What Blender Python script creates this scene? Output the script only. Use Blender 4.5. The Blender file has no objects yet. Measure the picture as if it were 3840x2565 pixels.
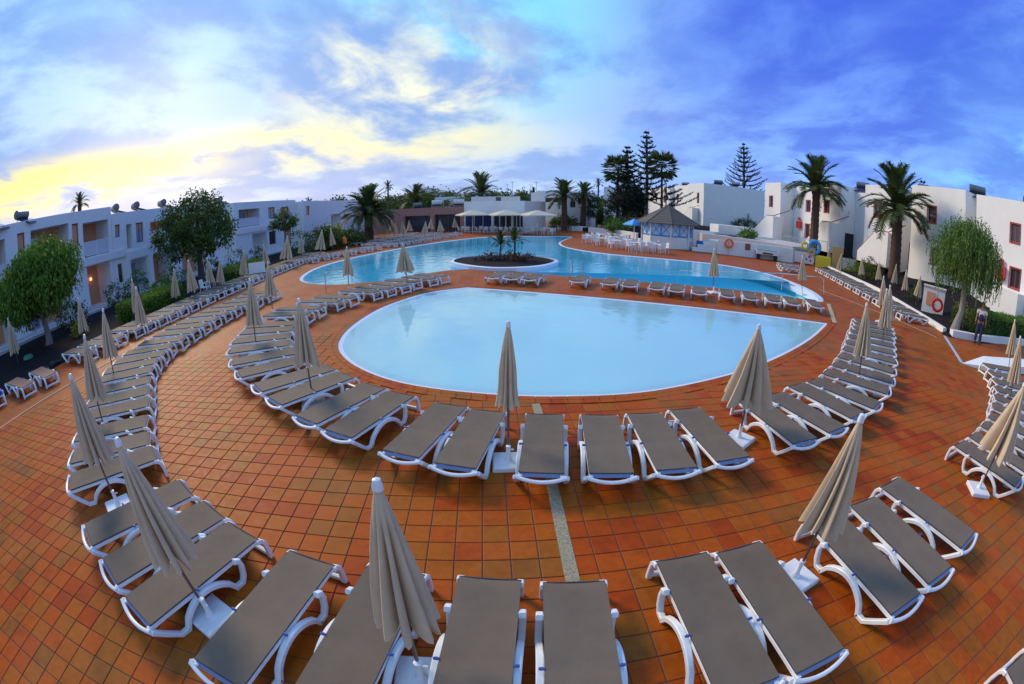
import bpy, bmesh, math, random
from mathutils import Vector, Matrix, noise as mnoise
R = math.radians
random.seed(7)
SC = bpy.context.scene
COL = SC.collection

# ------------------------------------------------------------------ camera
CAM_H = 3.51
cd = bpy.data.cameras.new('camera')
cam = bpy.data.objects.new('camera', cd)
COL.objects.link(cam)
cd.type = 'PANO'
cd.panorama_type = 'FISHEYE_EQUISOLID'
cd.fisheye_lens = 16.186
cd.fisheye_fov = math.pi
cd.sensor_width = 36.0
cd.sensor_height = 36.0 * 684 / 1024
cd.sensor_fit = 'HORIZONTAL'
cd.clip_start = 0.05
cd.clip_end = 3000
cam.location = (0, 0, CAM_H)
cam.rotation_euler = (R(90 - 17.02), R(0.0), 0)
SC.camera = cam

# ------------------------------------------------------------------ sky and sun
SUN_AZ, SUN_EL = -46.0, 17.0
w = bpy.data.worlds.new('World'); SC.world = w; w.use_nodes = True
nt = w.node_tree; nt.nodes.clear()
def N(t, **k):
    n = nt.nodes.new(t)
    for a, b in k.items():
        if a.startswith('i_'):
            n.inputs[a[2:].replace('_', ' ')].default_value = b
        else: setattr(n, a, b)
    return n
def L(a, b): nt.links.new(a, b)
def Mth(op, a, b=None, c=None, clamp=False):
    n = nt.nodes.new('ShaderNodeMath'); n.operation = op; n.use_clamp = clamp
    for i, v in enumerate((a, b, c)):
        if v is None: continue
        if isinstance(v, (int, float)): n.inputs[i].default_value = v
        else: L(v, n.inputs[i])
    return n.outputs[0]
def Mix(f, a, b):
    n = nt.nodes.new('ShaderNodeMix'); n.data_type = 'RGBA'
    for s, v in ((n.inputs[0], f), (n.inputs[6], a), (n.inputs[7], b)):
        if isinstance(v, (int, float)): s.default_value = v
        elif isinstance(v, tuple): s.default_value = (*v, 1)
        else: L(v, s)
    return n.outputs[2]
def azel(az, el): return (math.sin(R(az)) * math.cos(R(el)), math.cos(R(az)) * math.cos(R(el)), math.sin(R(el)))
tc = N('ShaderNodeTexCoord'); DIR = tc.outputs['Generated']
sep = N('ShaderNodeSeparateXYZ'); L(DIR, sep.inputs[0])
zz = Mth('MAXIMUM', sep.outputs[2], 0.0)
def lobe(az, el, k, sx=1.0):
    # smooth lobe round a direction; sx > 1 widens it sideways (stretched along the horizon)
    d = azel(az, el)
    n = N('ShaderNodeVectorMath', operation='DOT_PRODUCT'); L(DIR, n.inputs[0]); n.inputs[1].default_value = d
    v = Mth('MAXIMUM', n.outputs['Value'], 0.0)
    if sx == 1.0: return Mth('POWER', v, k)
    # vertical falloff on its own
    dz = Mth('SUBTRACT', sep.outputs[2], d[2]); dz2 = Mth('MULTIPLY', dz, dz)
    e = Mth('POWER', 2.718, Mth('MULTIPLY', dz2, -k * 0.5))
    return Mth('MULTIPLY', Mth('POWER', v, k / (sx * sx)), e)
den = Mth('ADD', zz, 0.16)
px_ = Mth('DIVIDE', sep.outputs[0], den); py_ = Mth('DIVIDE', sep.outputs[1], den)
cv = N('ShaderNodeCombineXYZ'); L(px_, cv.inputs[0]); L(py_, cv.inputs[1])
def nz(scale, detail, rough, dist, off, sx=1, sy=1, rot=0):
    m = N('ShaderNodeMapping'); L(cv.outputs[0], m.inputs[0])
    m.inputs['Location'].default_value = off; m.inputs['Scale'].default_value = (sx, sy, 1); m.inputs['Rotation'].default_value = (0, 0, R(rot))
    n = N('ShaderNodeTexNoise'); L(m.outputs[0], n.inputs['Vector'])
    n.inputs['Scale'].default_value = scale; n.inputs['Detail'].default_value = detail
    n.inputs['Roughness'].default_value = rough; n.inputs['Distortion'].default_value = dist
    return n.outputs['Fac']
def ramp(v, a, b):
    n = N('ShaderNodeMapRange'); n.interpolation_type = 'SMOOTHSTEP'; L(v, n.inputs[0]); n.inputs[1].default_value = a; n.inputs[2].default_value = b
    return n.outputs[0]
n1 = nz(1.15, 9, 0.57, 0.2, (3.1, 1.7, 0), 1.0, 0.75, 15)
n2 = nz(2.7, 8, 0.58, 0.3, (-1.4, 5.2, 2), 1.0, 0.6, 25)
n3 = nz(0.45, 6, 0.5, 0.3, (8.3, -2.2, 4))
c1 = ramp(n1, 0.45, 0.60); c2 = ramp(n2, 0.36, 0.68); c3 = ramp(n3, 0.38, 0.6)
sky = N('ShaderNodeTexSky'); sky.sky_type = 'NISHITA'; sky.sun_disc = False
sky.sun_elevation = R(SUN_EL); sky.sun_rotation = R(SUN_AZ)
skyd = N('ShaderNodeVectorMath', operation='SCALE'); L(sky.outputs[0], skyd.inputs[0]); skyd.inputs['Scale'].default_value = 0.6
# cloud deck: periwinkle underside, paler thin parts
elev = ramp(sep.outputs[2], 0.02, 0.55)
under = Mix(elev, (1.7, 2.6, 5.0), (1.2, 2.6, 5.7))
thin = Mix(elev, (3.2, 4.4, 6.4), (2.9, 4.8, 6.9))
cl = Mix(c1, under, thin)
# the east-to-south side of the sky is deeper blue
rt = ramp(lobe(58, 24, 1.5), 0.42, 0.93)
deep = Mix(c2, (0.34, 0.90, 5.2), (0.85, 1.9, 6.3))
cl = Mix(Mth('MULTIPLY', rt, 0.97), cl, deep)
low_r = Mth('MULTIPLY', lobe(38, 4, 60, 3.4), 0.75)
cl = Mix(Mth('MULTIPLY', low_r, Mth('ADD', 0.35, c2), clamp=True), cl, (1.9, 3.6, 7.4))
cyn = Mth('MULTIPLY', ramp(lobe(66, 11, 30), 0.2, 0.95), Mth('ADD', 0.2, c1), clamp=True)
cl = Mix(cyn, cl, (1.8, 4.6, 7.4))
# openings: cyan sky near the top of the picture
cy = Mth('MULTIPLY', ramp(lobe(-5, 28, 14), 0.25, 0.9), ramp(n1, 0.40, 0.55))
cl = Mix(Mth('MULTIPLY', cy, 0.72), cl, (1.5, 5.2, 7.0))
cy2 = Mth('MULTIPLY', ramp(lobe(-46, 34, 9), 0.4, 0.95), Mth('MULTIPLY', c2, 0.6))
cl = Mix(cy2, cl, (2.8, 5.6, 7.4))
# brightness behind the cloud where the sun stands
wg = Mth('MULTIPLY', ramp(lobe(-14, 16, 36, 1.2), 0.12, 0.95), Mth('MULTIPLY', Mth('ADD', 0.02, c2), 1.0), clamp=True)
cl = Mix(wg, cl, (7.2, 7.1, 5.0))
yl = Mth('MULTIPLY', ramp(lobe(-60, 8.2, 620, 8.0), 0.10, 0.8), ramp(n2, 0.36, 0.56))
cl = Mix(yl, cl, (7.4, 6.0, 1.7))
yl2 = Mth('MULTIPLY', ramp(lobe(-24, 8.5, 300, 7.0), 0.2, 0.9), ramp(n1, 0.42, 0.6))
cl = Mix(Mth('MULTIPLY', yl2, 0.85), cl, (6.9, 6.1, 3.0))
# lavender bank low on the left horizon
bank = Mth('MULTIPLY', lobe(-50, 3.5, 420, 9.0), 0.8)
cl = Mix(Mth('MULTIPLY', bank, ramp(n3, 0.3, 0.6)), cl, (3.0, 3.5, 6.8))
final = Mix(0.12, cl, skyd.outputs[0])
bg = N('ShaderNodeBackground'); L(final, bg.inputs[0]); bg.inputs[1].default_value = 0.1
wo = N('ShaderNodeOutputWorld'); L(bg.outputs[0], wo.inputs[0])

sl = bpy.data.lights.new('sun', 'SUN'); so = bpy.data.objects.new('sun', sl); COL.objects.link(so)
sl.energy = 1.65; sl.angle = R(20); sl.color = (1.0, 0.80, 0.56)
so.rotation_euler = Vector(azel(SUN_AZ, SUN_EL + 14)).to_track_quat('Z', 'Y').to_euler()
so.location = (-30, 40, 30)
SC.view_settings.view_transform = 'Standard'; SC.view_settings.look = 'None'
SC.view_settings.exposure = 0.80; SC.view_settings.gamma = 1.0
SC.view_settings.use_curve_mapping = False
SC.cycles.max_bounces = 8; SC.cycles.transparent_max_bounces = 12
SC.cycles.use_denoising = True

# ------------------------------------------------------------------ materials
MATS = {}
def mat(name, col, rough=0.6, var=0.0, vscale=6.0, bump=0.0, bscale=40.0, metal=0.0, spec=0.5, col2=None, emit=None, estr=0.0, coat=0.0):
    if name in MATS: return MATS[name]
    m = bpy.data.materials.new(name); m.use_nodes = True; t = m.node_tree
    p = t.nodes['Principled BSDF']
    p.inputs['Base Color'].default_value = (*col, 1); p.inputs['Roughness'].default_value = rough
    p.inputs['Metallic'].default_value = metal; p.inputs['Specular IOR Level'].default_value = spec
    if coat: p.inputs['Coat Weight'].default_value = coat; p.inputs['Coat Roughness'].default_value = 0.25
    g = t.nodes.new('ShaderNodeTexCoord')
    if var or col2:
        n = t.nodes.new('ShaderNodeTexNoise'); n.inputs['Scale'].default_value = vscale; n.inputs['Detail'].default_value = 6
        n.inputs['Roughness'].default_value = 0.65
        t.links.new(g.outputs['Object'], n.inputs['Vector'])
        oi = t.nodes.new('ShaderNodeObjectInfo')
        ad = t.nodes.new('ShaderNodeMath'); ad.operation = 'MULTIPLY_ADD'
        t.links.new(oi.outputs['Random'], ad.inputs[0]); ad.inputs[1].default_value = 0.25; t.links.new(n.outputs['Fac'], ad.inputs[2])
        r = t.nodes.new('ShaderNodeMapRange'); r.inputs[1].default_value = 0.3; r.inputs[2].default_value = 0.95
        t.links.new(ad.outputs[0], r.inputs[0])
        mx = t.nodes.new('ShaderNodeMix'); mx.data_type = 'RGBA'
        t.links.new(r.outputs[0], mx.inputs[0])
        c2_ = col2 if col2 else tuple(c * (1 - var) for c in col)
        c1_ = col if col2 else tuple(min(1, c * (1 + var * 0.6)) for c in col)
        mx.inputs[6].default_value = (*c1_, 1); mx.inputs[7].default_value = (*c2_, 1)
        t.links.new(mx.outputs[2], p.inputs['Base Color'])
    if bump:
        n = t.nodes.new('ShaderNodeTexNoise'); n.inputs['Scale'].default_value = bscale; n.inputs['Detail'].default_value = 4
        t.links.new(g.outputs['Object'], n.inputs['Vector'])
        b = t.nodes.new('ShaderNodeBump'); b.inputs['Strength'].default_value = bump; b.inputs['Distance'].default_value = 0.02
        t.links.new(n.outputs['Fac'], b.inputs['Height']); t.links.new(b.outputs[0], p.inputs['Normal'])
    if emit: p.inputs['Emission Color'].default_value = (*emit, 1); p.inputs['Emission Strength'].default_value = estr
    MATS[name] = m
    return m
M_PLASTIC = mat('white_plastic', (0.78, 0.79, 0.80), 0.38, var=0.10, vscale=9)
M_SLING = mat('taupe_mesh_fabric', (0.175, 0.130, 0.093), 0.75, var=0.24, vscale=2.2, bump=0.25, bscale=260, spec=0.2)
M_PIPING = mat('dark_sling_hem', (0.05, 0.05, 0.06), 0.7)
M_KNOB = mat('blue_knob', (0.05, 0.09, 0.32), 0.4)
M_CANVAS = mat('beige_canvas', (0.62, 0.47, 0.31), 0.85, var=0.18, vscale=5, bump=0.2, bscale=160)
M_CANVAS2 = mat('golden_canvas', (0.56, 0.42, 0.25), 0.85, var=0.13, vscale=5)
M_POLE = mat('brown_metal_pole', (0.17, 0.13, 0.11), 0.4, metal=0.6)
M_CHROME = mat('steel_tube', (0.55, 0.57, 0.6), 0.25, metal=0.9)
M_BASE = mat('white_weight_base', (0.80, 0.80, 0.80), 0.5, var=0.16, vscale=7)
M_WHITEWALL = mat('white_render', (0.80, 0.79, 0.77), 0.85, var=0.07, vscale=0.9, bump=0.15, bscale=30)
M_SALMON = mat('salmon_render', (0.70, 0.33, 0.18), 0.85, var=0.12, vscale=1.2)
M_BROWNWALL = mat('brown_pink_render', (0.36, 0.19, 0.15), 0.85, var=0.12, vscale=1.0)
M_REDWOOD = mat('red_shutter_paint', (0.34, 0.035, 0.025), 0.5, var=0.2, vscale=4)
M_BROWNWOOD = mat('brown_window_wood', (0.20, 0.07, 0.04), 0.6, var=0.2)
M_DARKGLASS = mat('dark_window_glass', (0.03, 0.035, 0.045), 0.08, spec=0.8)
M_BLUEGLASS = mat('curtained_glass', (0.30, 0.36, 0.48), 0.15, var=0.3, vscale=2)
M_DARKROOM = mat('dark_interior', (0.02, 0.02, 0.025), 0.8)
M_ROOF = mat('roof_screed', (0.35, 0.34, 0.33), 0.9, var=0.15)
M_TANK = mat('water_tank_steel', (0.13, 0.15, 0.17), 0.35, metal=0.5)
M_TANKW = mat('white_water_tank', (0.55, 0.58, 0.6), 0.4)
M_PANEL = mat('solar_panel_glass', (0.02, 0.035, 0.09), 0.1, spec=0.8)
M_GRAVEL = mat('black_lava_gravel', (0.007, 0.006, 0.008), 0.98, spec=0.1, col2=(0.024, 0.019, 0.021), vscale=7, bump=1.0, bscale=25)
M_ROCK = mat('lava_rock', (0.035, 0.028, 0.028), 0.95, var=0.4, bump=0.8, bscale=12)
M_TRUNK = mat('tree_bark', (0.13, 0.10, 0.085), 0.95, var=0.3, vscale=5, bump=0.6, bscale=20)
M_PALEBARK = mat('pale_bark', (0.27, 0.24, 0.22), 0.9, var=0.3, vscale=4, bump=0.5, bscale=20)
M_PALMTRUNK = mat('palm_trunk', (0.10, 0.055, 0.038), 0.95, var=0.4, vscale=8, bump=1.0, bscale=14)
def leafmat(name, c, c2, rough=0.6):
    if name in MATS: return MATS[name]
    m = bpy.data.materials.new(name); m.use_nodes = True; t = m.node_tree; p = t.nodes['Principled BSDF']
    g = t.nodes.new('ShaderNodeNewGeometry'); tcn = t.nodes.new('ShaderNodeTexCoord')
    n = t.nodes.new('ShaderNodeTexNoise'); n.inputs['Scale'].default_value = 1.3; n.inputs['Detail'].default_value = 3
    t.links.new(tcn.outputs['Object'], n.inputs['Vector'])
    a = t.nodes.new('ShaderNodeMath'); a.operation = 'ADD'; t.links.new(g.outputs['Random Per Island'], a.inputs[0]); t.links.new(n.outputs['Fac'], a.inputs[1])
    r = t.nodes.new('ShaderNodeMapRange'); r.inputs[1].default_value = 0.4; r.inputs[2].default_value = 1.5; t.links.new(a.outputs[0], r.inputs[0])
    mx = t.nodes.new('ShaderNodeMix'); mx.data_type = 'RGBA'; t.links.new(r.outputs[0], mx.inputs[0])
    mx.inputs[6].default_value = (*c, 1); mx.inputs[7].default_value = (*c2, 1)
    t.links.new(mx.outputs[2], p.inputs['Base Color']); p.inputs['Roughness'].default_value = rough
    p.inputs['Specular IOR Level'].default_value = 0.3
    tr = t.nodes.new('ShaderNodeBsdfTranslucent'); t.links.new(mx.outputs[2], tr.inputs[0])
    ms = t.nodes.new('ShaderNodeMixShader'); ms.inputs[0].default_value = 0.3
    t.links.new(p.outputs[0], ms.inputs[1]); t.links.new(tr.outputs[0], ms.inputs[2])
    t.links.new(ms.outputs[0], t.nodes['Material Output'].inputs[0])
    MATS[name] = m; return m
M_LEAF = leafmat('ficus_leaves', (0.04, 0.11, 0.010), (0.16, 0.27, 0.025))
M_LEAFD = leafmat('dark_leaves', (0.026, 0.06, 0.010), (0.10, 0.15, 0.025))
M_PEPPER = leafmat('pepper_tree_leaves', (0.05, 0.12, 0.018), (0.18, 0.28, 0.06))
M_PALM = leafmat('palm_leaves', (0.022, 0.045, 0.016), (0.09, 0.12, 0.03))
M_PINE = leafmat('pine_needles', (0.008, 0.013, 0.009), (0.025, 0.035, 0.02))
M_HEDGE = leafmat('hedge_leaves', (0.05, 0.12, 0.012), (0.15, 0.27, 0.025))
M_YELLOWG = leafmat('yellow_green_leaves', (0.16, 0.20, 0.02), (0.32, 0.34, 0.03))
M_REDLEAF = leafmat('red_flower_leaves', (0.04, 0.05, 0.015), (0.16, 0.04, 0.02))
M_BLUE = mat('blue_paint', (0.03, 0.16, 0.62), 0.5, var=0.1)
M_CYANB = mat('light_blue_paint', (0.06, 0.35, 0.75), 0.5)
M_RED = mat('red_enamel', (0.62, 0.02, 0.01), 0.4)
M_ORANGE = mat('orange_buoy', (0.80, 0.16, 0.02), 0.5)
M_YELLOW = mat('yellow_plastic', (0.75, 0.58, 0.03), 0.5, var=0.1)
M_OCHRE = mat('ochre_board', (0.62, 0.36, 0.12), 0.6, var=0.1)
M_THATCH = mat('grey_brown_shingle', (0.13, 0.105, 0.09), 0.95, var=0.35, vscale=9, bump=0.8, bscale=30)
M_SKIN = mat('skin', (0.36, 0.17, 0.11), 0.55)
M_SHIRT = mat('white_cloth', (0.75, 0.76, 0.78), 0.8)
M_NAVY = mat('navy_cloth', (0.02, 0.025, 0.085), 0.8)
M_HAIR = mat('dark_hair', (0.02, 0.015, 0.012), 0.6)
M_LAMP = mat('lit_lamp_glass', (0.8, 0.4, 0.2), 0.4, emit=(1.0, 0.35, 0.12), estr=2.5)
M_BLUECLOTH = mat('blue_towel', (0.03, 0.05, 0.55), 0.8)
M_BROWNSEAT = mat('brown_seat', (0.22, 0.10, 0.07), 0.7, var=0.3, vscale=8)
M_PEB = mat('pebble_strip', (0.60, 0.50, 0.30), 0.85, col2=(0.10, 0.09, 0.07), vscale=38, bump=0.5, bscale=70)
M_LINE = mat('pale_joint_stone', (0.52, 0.44, 0.36), 0.7, var=0.1)
M_PALEPAVE = mat('pale_paving', (0.52, 0.50, 0.50), 0.7, var=0.12, vscale=2)
M_RIM = mat('pool_rim_mosaic', (0.66, 0.70, 0.80), 0.35, var=0.05)

# tile grid: 0.30 m, turned 3.05 degrees, origin measured from the joints seen near the drain strip
TH = 0.0533; TS = 0.30; OU, OV = 0.60, 0.94
def tilemat(name, grout):
    m = bpy.data.materials.new(name); m.use_nodes = True; t = m.node_tree; p = t.nodes['Principled BSDF']
    def n(tp): return t.nodes.new(tp)
    def l(a, b): t.links.new(a, b)
    g = n('ShaderNodeNewGeometry')
    mp = n('ShaderNodeMapping'); mp.vector_type = 'POINT'; mp.inputs['Rotation'].default_value = (0, 0, -TH); mp.inputs['Scale'].default_value = (1 / TS, 1 / TS, 1 / TS)
    mp.inputs['Location'].default_value = (-OU, -OV, 0)
    # mapping applies scale, then rotation, then location
    l(g.outputs['Position'], mp.inputs[0])
    s = n('ShaderNodeSeparateXYZ'); l(mp.outputs[0], s.inputs[0])
    fl = []
    for i in (0, 1):
        f = n('ShaderNodeMath'); f.operation = 'FLOOR'; l(s.outputs[i], f.inputs[0]); fl.append(f.outputs[0])
    c = n('ShaderNodeCombineXYZ'); l(fl[0], c.inputs[0]); l(fl[1], c.inputs[1])
    wn = n('ShaderNodeTexWhiteNoise'); wn.noise_dimensions = '2D'; l(c.outputs[0], wn.inputs['Vector'])
    # tiles were laid from batches: neighbouring ones lean to one kind
    nb = n('ShaderNodeTexNoise'); nb.inputs['Scale'].default_value = 0.16; nb.inputs['Detail'].default_value = 2; l(c.outputs[0], nb.inputs['Vector'])
    ad = n('ShaderNodeMath'); ad.operation = 'MULTIPLY_ADD'; l(nb.outputs['Fac'], ad.inputs[0]); ad.inputs[1].default_value = 1.5
    ad2 = n('ShaderNodeMath'); ad2.operation = 'MULTIPLY_ADD'; l(wn.outputs['Value'], ad2.inputs[0]); ad2.inputs[1].default_value = 0.62; ad2.inputs[2].default_value = -0.52
    l(ad2.outputs[0], ad.inputs[2])
    cr = n('ShaderNodeValToRGB'); cr.color_ramp.interpolation = 'LINEAR'
    cols = [(0.0, (0.29, 0.042, 0.007)), (0.2, (0.38, 0.054, 0.004)), (0.42, (0.43, 0.080, 0.005)), (0.6, (0.40, 0.093, 0.006)), (0.78, (0.34, 0.097, 0.009)), (1.0, (0.26, 0.086, 0.013))]
    e = cr.color_ramp.elements
    e[0].position, e[0].color = cols[0][0], (*cols[0][1], 1); e[1].position, e[1].color = cols[-1][0], (*cols[-1][1], 1)
    for pz, cc in cols[1:-1]:
        q = e.new(pz); q.color = (*cc, 1)
    l(ad.outputs[0], cr.inputs[0])
    # fine mottling and scuffs
    n2 = n('ShaderNodeTexNoise'); n2.inputs['Scale'].default_value = 9; n2.inputs['Detail'].default_value = 7; n2.inputs['Roughness'].default_value = 0.7; l(g.outputs['Position'], n2.inputs['Vector'])
    mr = n('ShaderNodeMapRange'); mr.inputs[1].default_value = 0.3; mr.inputs[2].default_value = 0.75; mr.inputs[3].default_value = 0.78; mr.inputs[4].default_value = 1.15; l(n2.outputs['Fac'], mr.inputs[0])
    mu = n('ShaderNodeVectorMath'); mu.operation = 'SCALE'; l(cr.outputs[0], mu.inputs[0]); l(mr.outputs[0], mu.inputs['Scale'])
    out = mu.outputs[0]
    # worn, dusty patches
    n3 = n('ShaderNodeTexNoise'); n3.inputs['Scale'].default_value = 0.5; n3.inputs['Detail'].default_value = 8; l(g.outputs['Position'], n3.inputs['Vector'])
    m3 = n('ShaderNodeMapRange'); m3.inputs[1].default_value = 0.5; m3.inputs[2].default_value = 0.8; m3.inputs[4].default_value = 0.28; l(n3.outputs['Fac'], m3.inputs[0])
    mz = n('ShaderNodeMix'); mz.data_type = 'RGBA'; l(m3.outputs[0], mz.inputs[0]); l(out, mz.inputs[6]); mz.inputs[7].default_value = (0.36, 0.17, 0.08, 1)
    out = mz.outputs[2]
    n5 = n('ShaderNodeTexNoise'); n5.inputs['Scale'].default_value = 1.1; n5.inputs['Detail'].default_value = 9; n5.inputs['Roughness'].default_value = 0.7; l(g.outputs['Position'], n5.inputs['Vector'])
    m5 = n('ShaderNodeMapRange'); m5.inputs[1].default_value = 0.5; m5.inputs[2].default_value = 0.72; m5.inputs[3].default_value = 1.0; m5.inputs[4].default_value = 0.68; l(n5.outputs['Fac'], m5.inputs[0])
    s5 = n('ShaderNodeVectorMath'); s5.operation = 'SCALE'; l(out, s5.inputs[0]); l(m5.outputs[0], s5.inputs['Scale']); out = s5.outputs[0]
    if grout:
        edge = None
        for i in (0, 1):
            fr = n('ShaderNodeMath'); fr.operation = 'FRACT'; l(s.outputs[i], fr.inputs[0])
            pp = n('ShaderNodeMath'); pp.operation = 'PINGPONG'; l(fr.outputs[0], pp.inputs[0]); pp.inputs[1].default_value = 0.5
            edge = pp.outputs[0] if edge is None else edge
            if i == 1:
                mn = n('ShaderNodeMath'); mn.operation = 'MINIMUM'; l(edge, mn.inputs[0]); l(pp.outputs[0], mn.inputs[1]); edge = mn.outputs[0]
        lt = n('ShaderNodeMath'); lt.operation = 'LESS_THAN'; l(edge, lt.inputs[0]); lt.inputs[1].default_value = 0.022
        mg = n('ShaderNodeMix'); mg.data_type = 'RGBA'; l(lt.outputs[0], mg.inputs[0]); l(out, mg.inputs[6]); mg.inputs[7].default_value = (0.10, 0.075, 0.065, 1); out = mg.outputs[2]
    l(out, p.inputs['Base Color'])
    n4 = n('ShaderNodeMapRange'); n4.inputs[1].default_value = 0.3; n4.inputs[2].default_value = 0.75; n4.inputs[3].default_value = 0.45; n4.inputs[4].default_value = 0.7; l(n2.outputs['Fac'], n4.inputs[0])
    l(n4.outputs[0], p.inputs['Roughness'])
    p.inputs['Specular IOR Level'].default_value = 0.10
    b = n('ShaderNodeBump'); b.inputs['Strength'].default_value = 0.12; b.inputs['Distance'].default_value = 0.01; l(n2.outputs['Fac'], b.inputs['Height']); l(b.outputs[0], p.inputs['Normal'])
    MATS[name] = m
    return m
M_TILE = tilemat('terracotta_tile', False)
M_TILEFAR = tilemat('terracotta_paving', True)
M_GROUT = mat('tile_grout', (0.075, 0.07, 0.075), 0.9, var=0.2, vscale=5)
def watermat(name, tint, wave, milk=(0.8, 1.0, 1.0), mf=0.4):
    m = bpy.data.materials.new(name); m.use_nodes = True; t = m.node_tree; t.nodes.clear()
    def n(tp): return t.nodes.new(tp)
    o = n('ShaderNodeOutputMaterial'); tr = n('ShaderNodeBsdfTransparent'); tr.inputs[0].default_value = (*tint, 1)
    gl = n('ShaderNodeBsdfGlossy'); gl.inputs['Roughness'].default_value = 0.015; gl.inputs[0].default_value = (0.86, 0.97, 1, 1)
    fr = n('ShaderNodeFresnel'); fr.inputs[0].default_value = 1.33
    tcn = n('ShaderNodeNewGeometry'); nn = n('ShaderNodeTexNoise'); nn.inputs['Scale'].default_value = 1.6; nn.inputs['Detail'].default_value = 4
    t.links.new(tcn.outputs['Position'], nn.inputs['Vector'])
    b = n('ShaderNodeBump'); b.inputs['Strength'].default_value = wave; b.inputs['Distance'].default_value = 0.05
    t.links.new(nn.outputs['Fac'], b.inputs['Height'])
    t.links.new(b.outputs[0], gl.inputs['Normal']); t.links.new(b.outputs[0], fr.inputs['Normal'])
    mx = n('ShaderNodeMixShader'); t.links.new(fr.outputs[0], mx.inputs[0]); df = n('ShaderNodeBsdfDiffuse'); df.inputs[0].default_value = (*milk, 1); mk = n('ShaderNodeMixShader'); mk.inputs[0].default_value = mf
    t.links.new(tr.outputs[0], mk.inputs[1]); t.links.new(df.outputs[0], mk.inputs[2])      # slightly cloudy water
    t.links.new(mk.outputs[0], mx.inputs[1]); t.links.new(gl.outputs[0], mx.inputs[2])
    t.links.new(mx.outputs[0], o.inputs[0]); MATS[name] = m
    return m
M_WATER_S = watermat('shallow_water', (0.93, 1.0, 1.0), 0.2, (0.62, 1.0, 1.0), 0.44)
M_WATER_B = watermat('deep_water', (0.62, 0.95, 1.0), 0.45, (0.14, 0.74, 1.0), 0.45)
M_BASIN_S = mat('pale_pool_lining', (0.82, 1.0, 1.0), 0.6, var=0.03, vscale=0.5)
M_BASIN_B = mat('blue_pool_lining', (0.28, 0.88, 1.0), 0.6, var=0.15, vscale=0.35)

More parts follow.
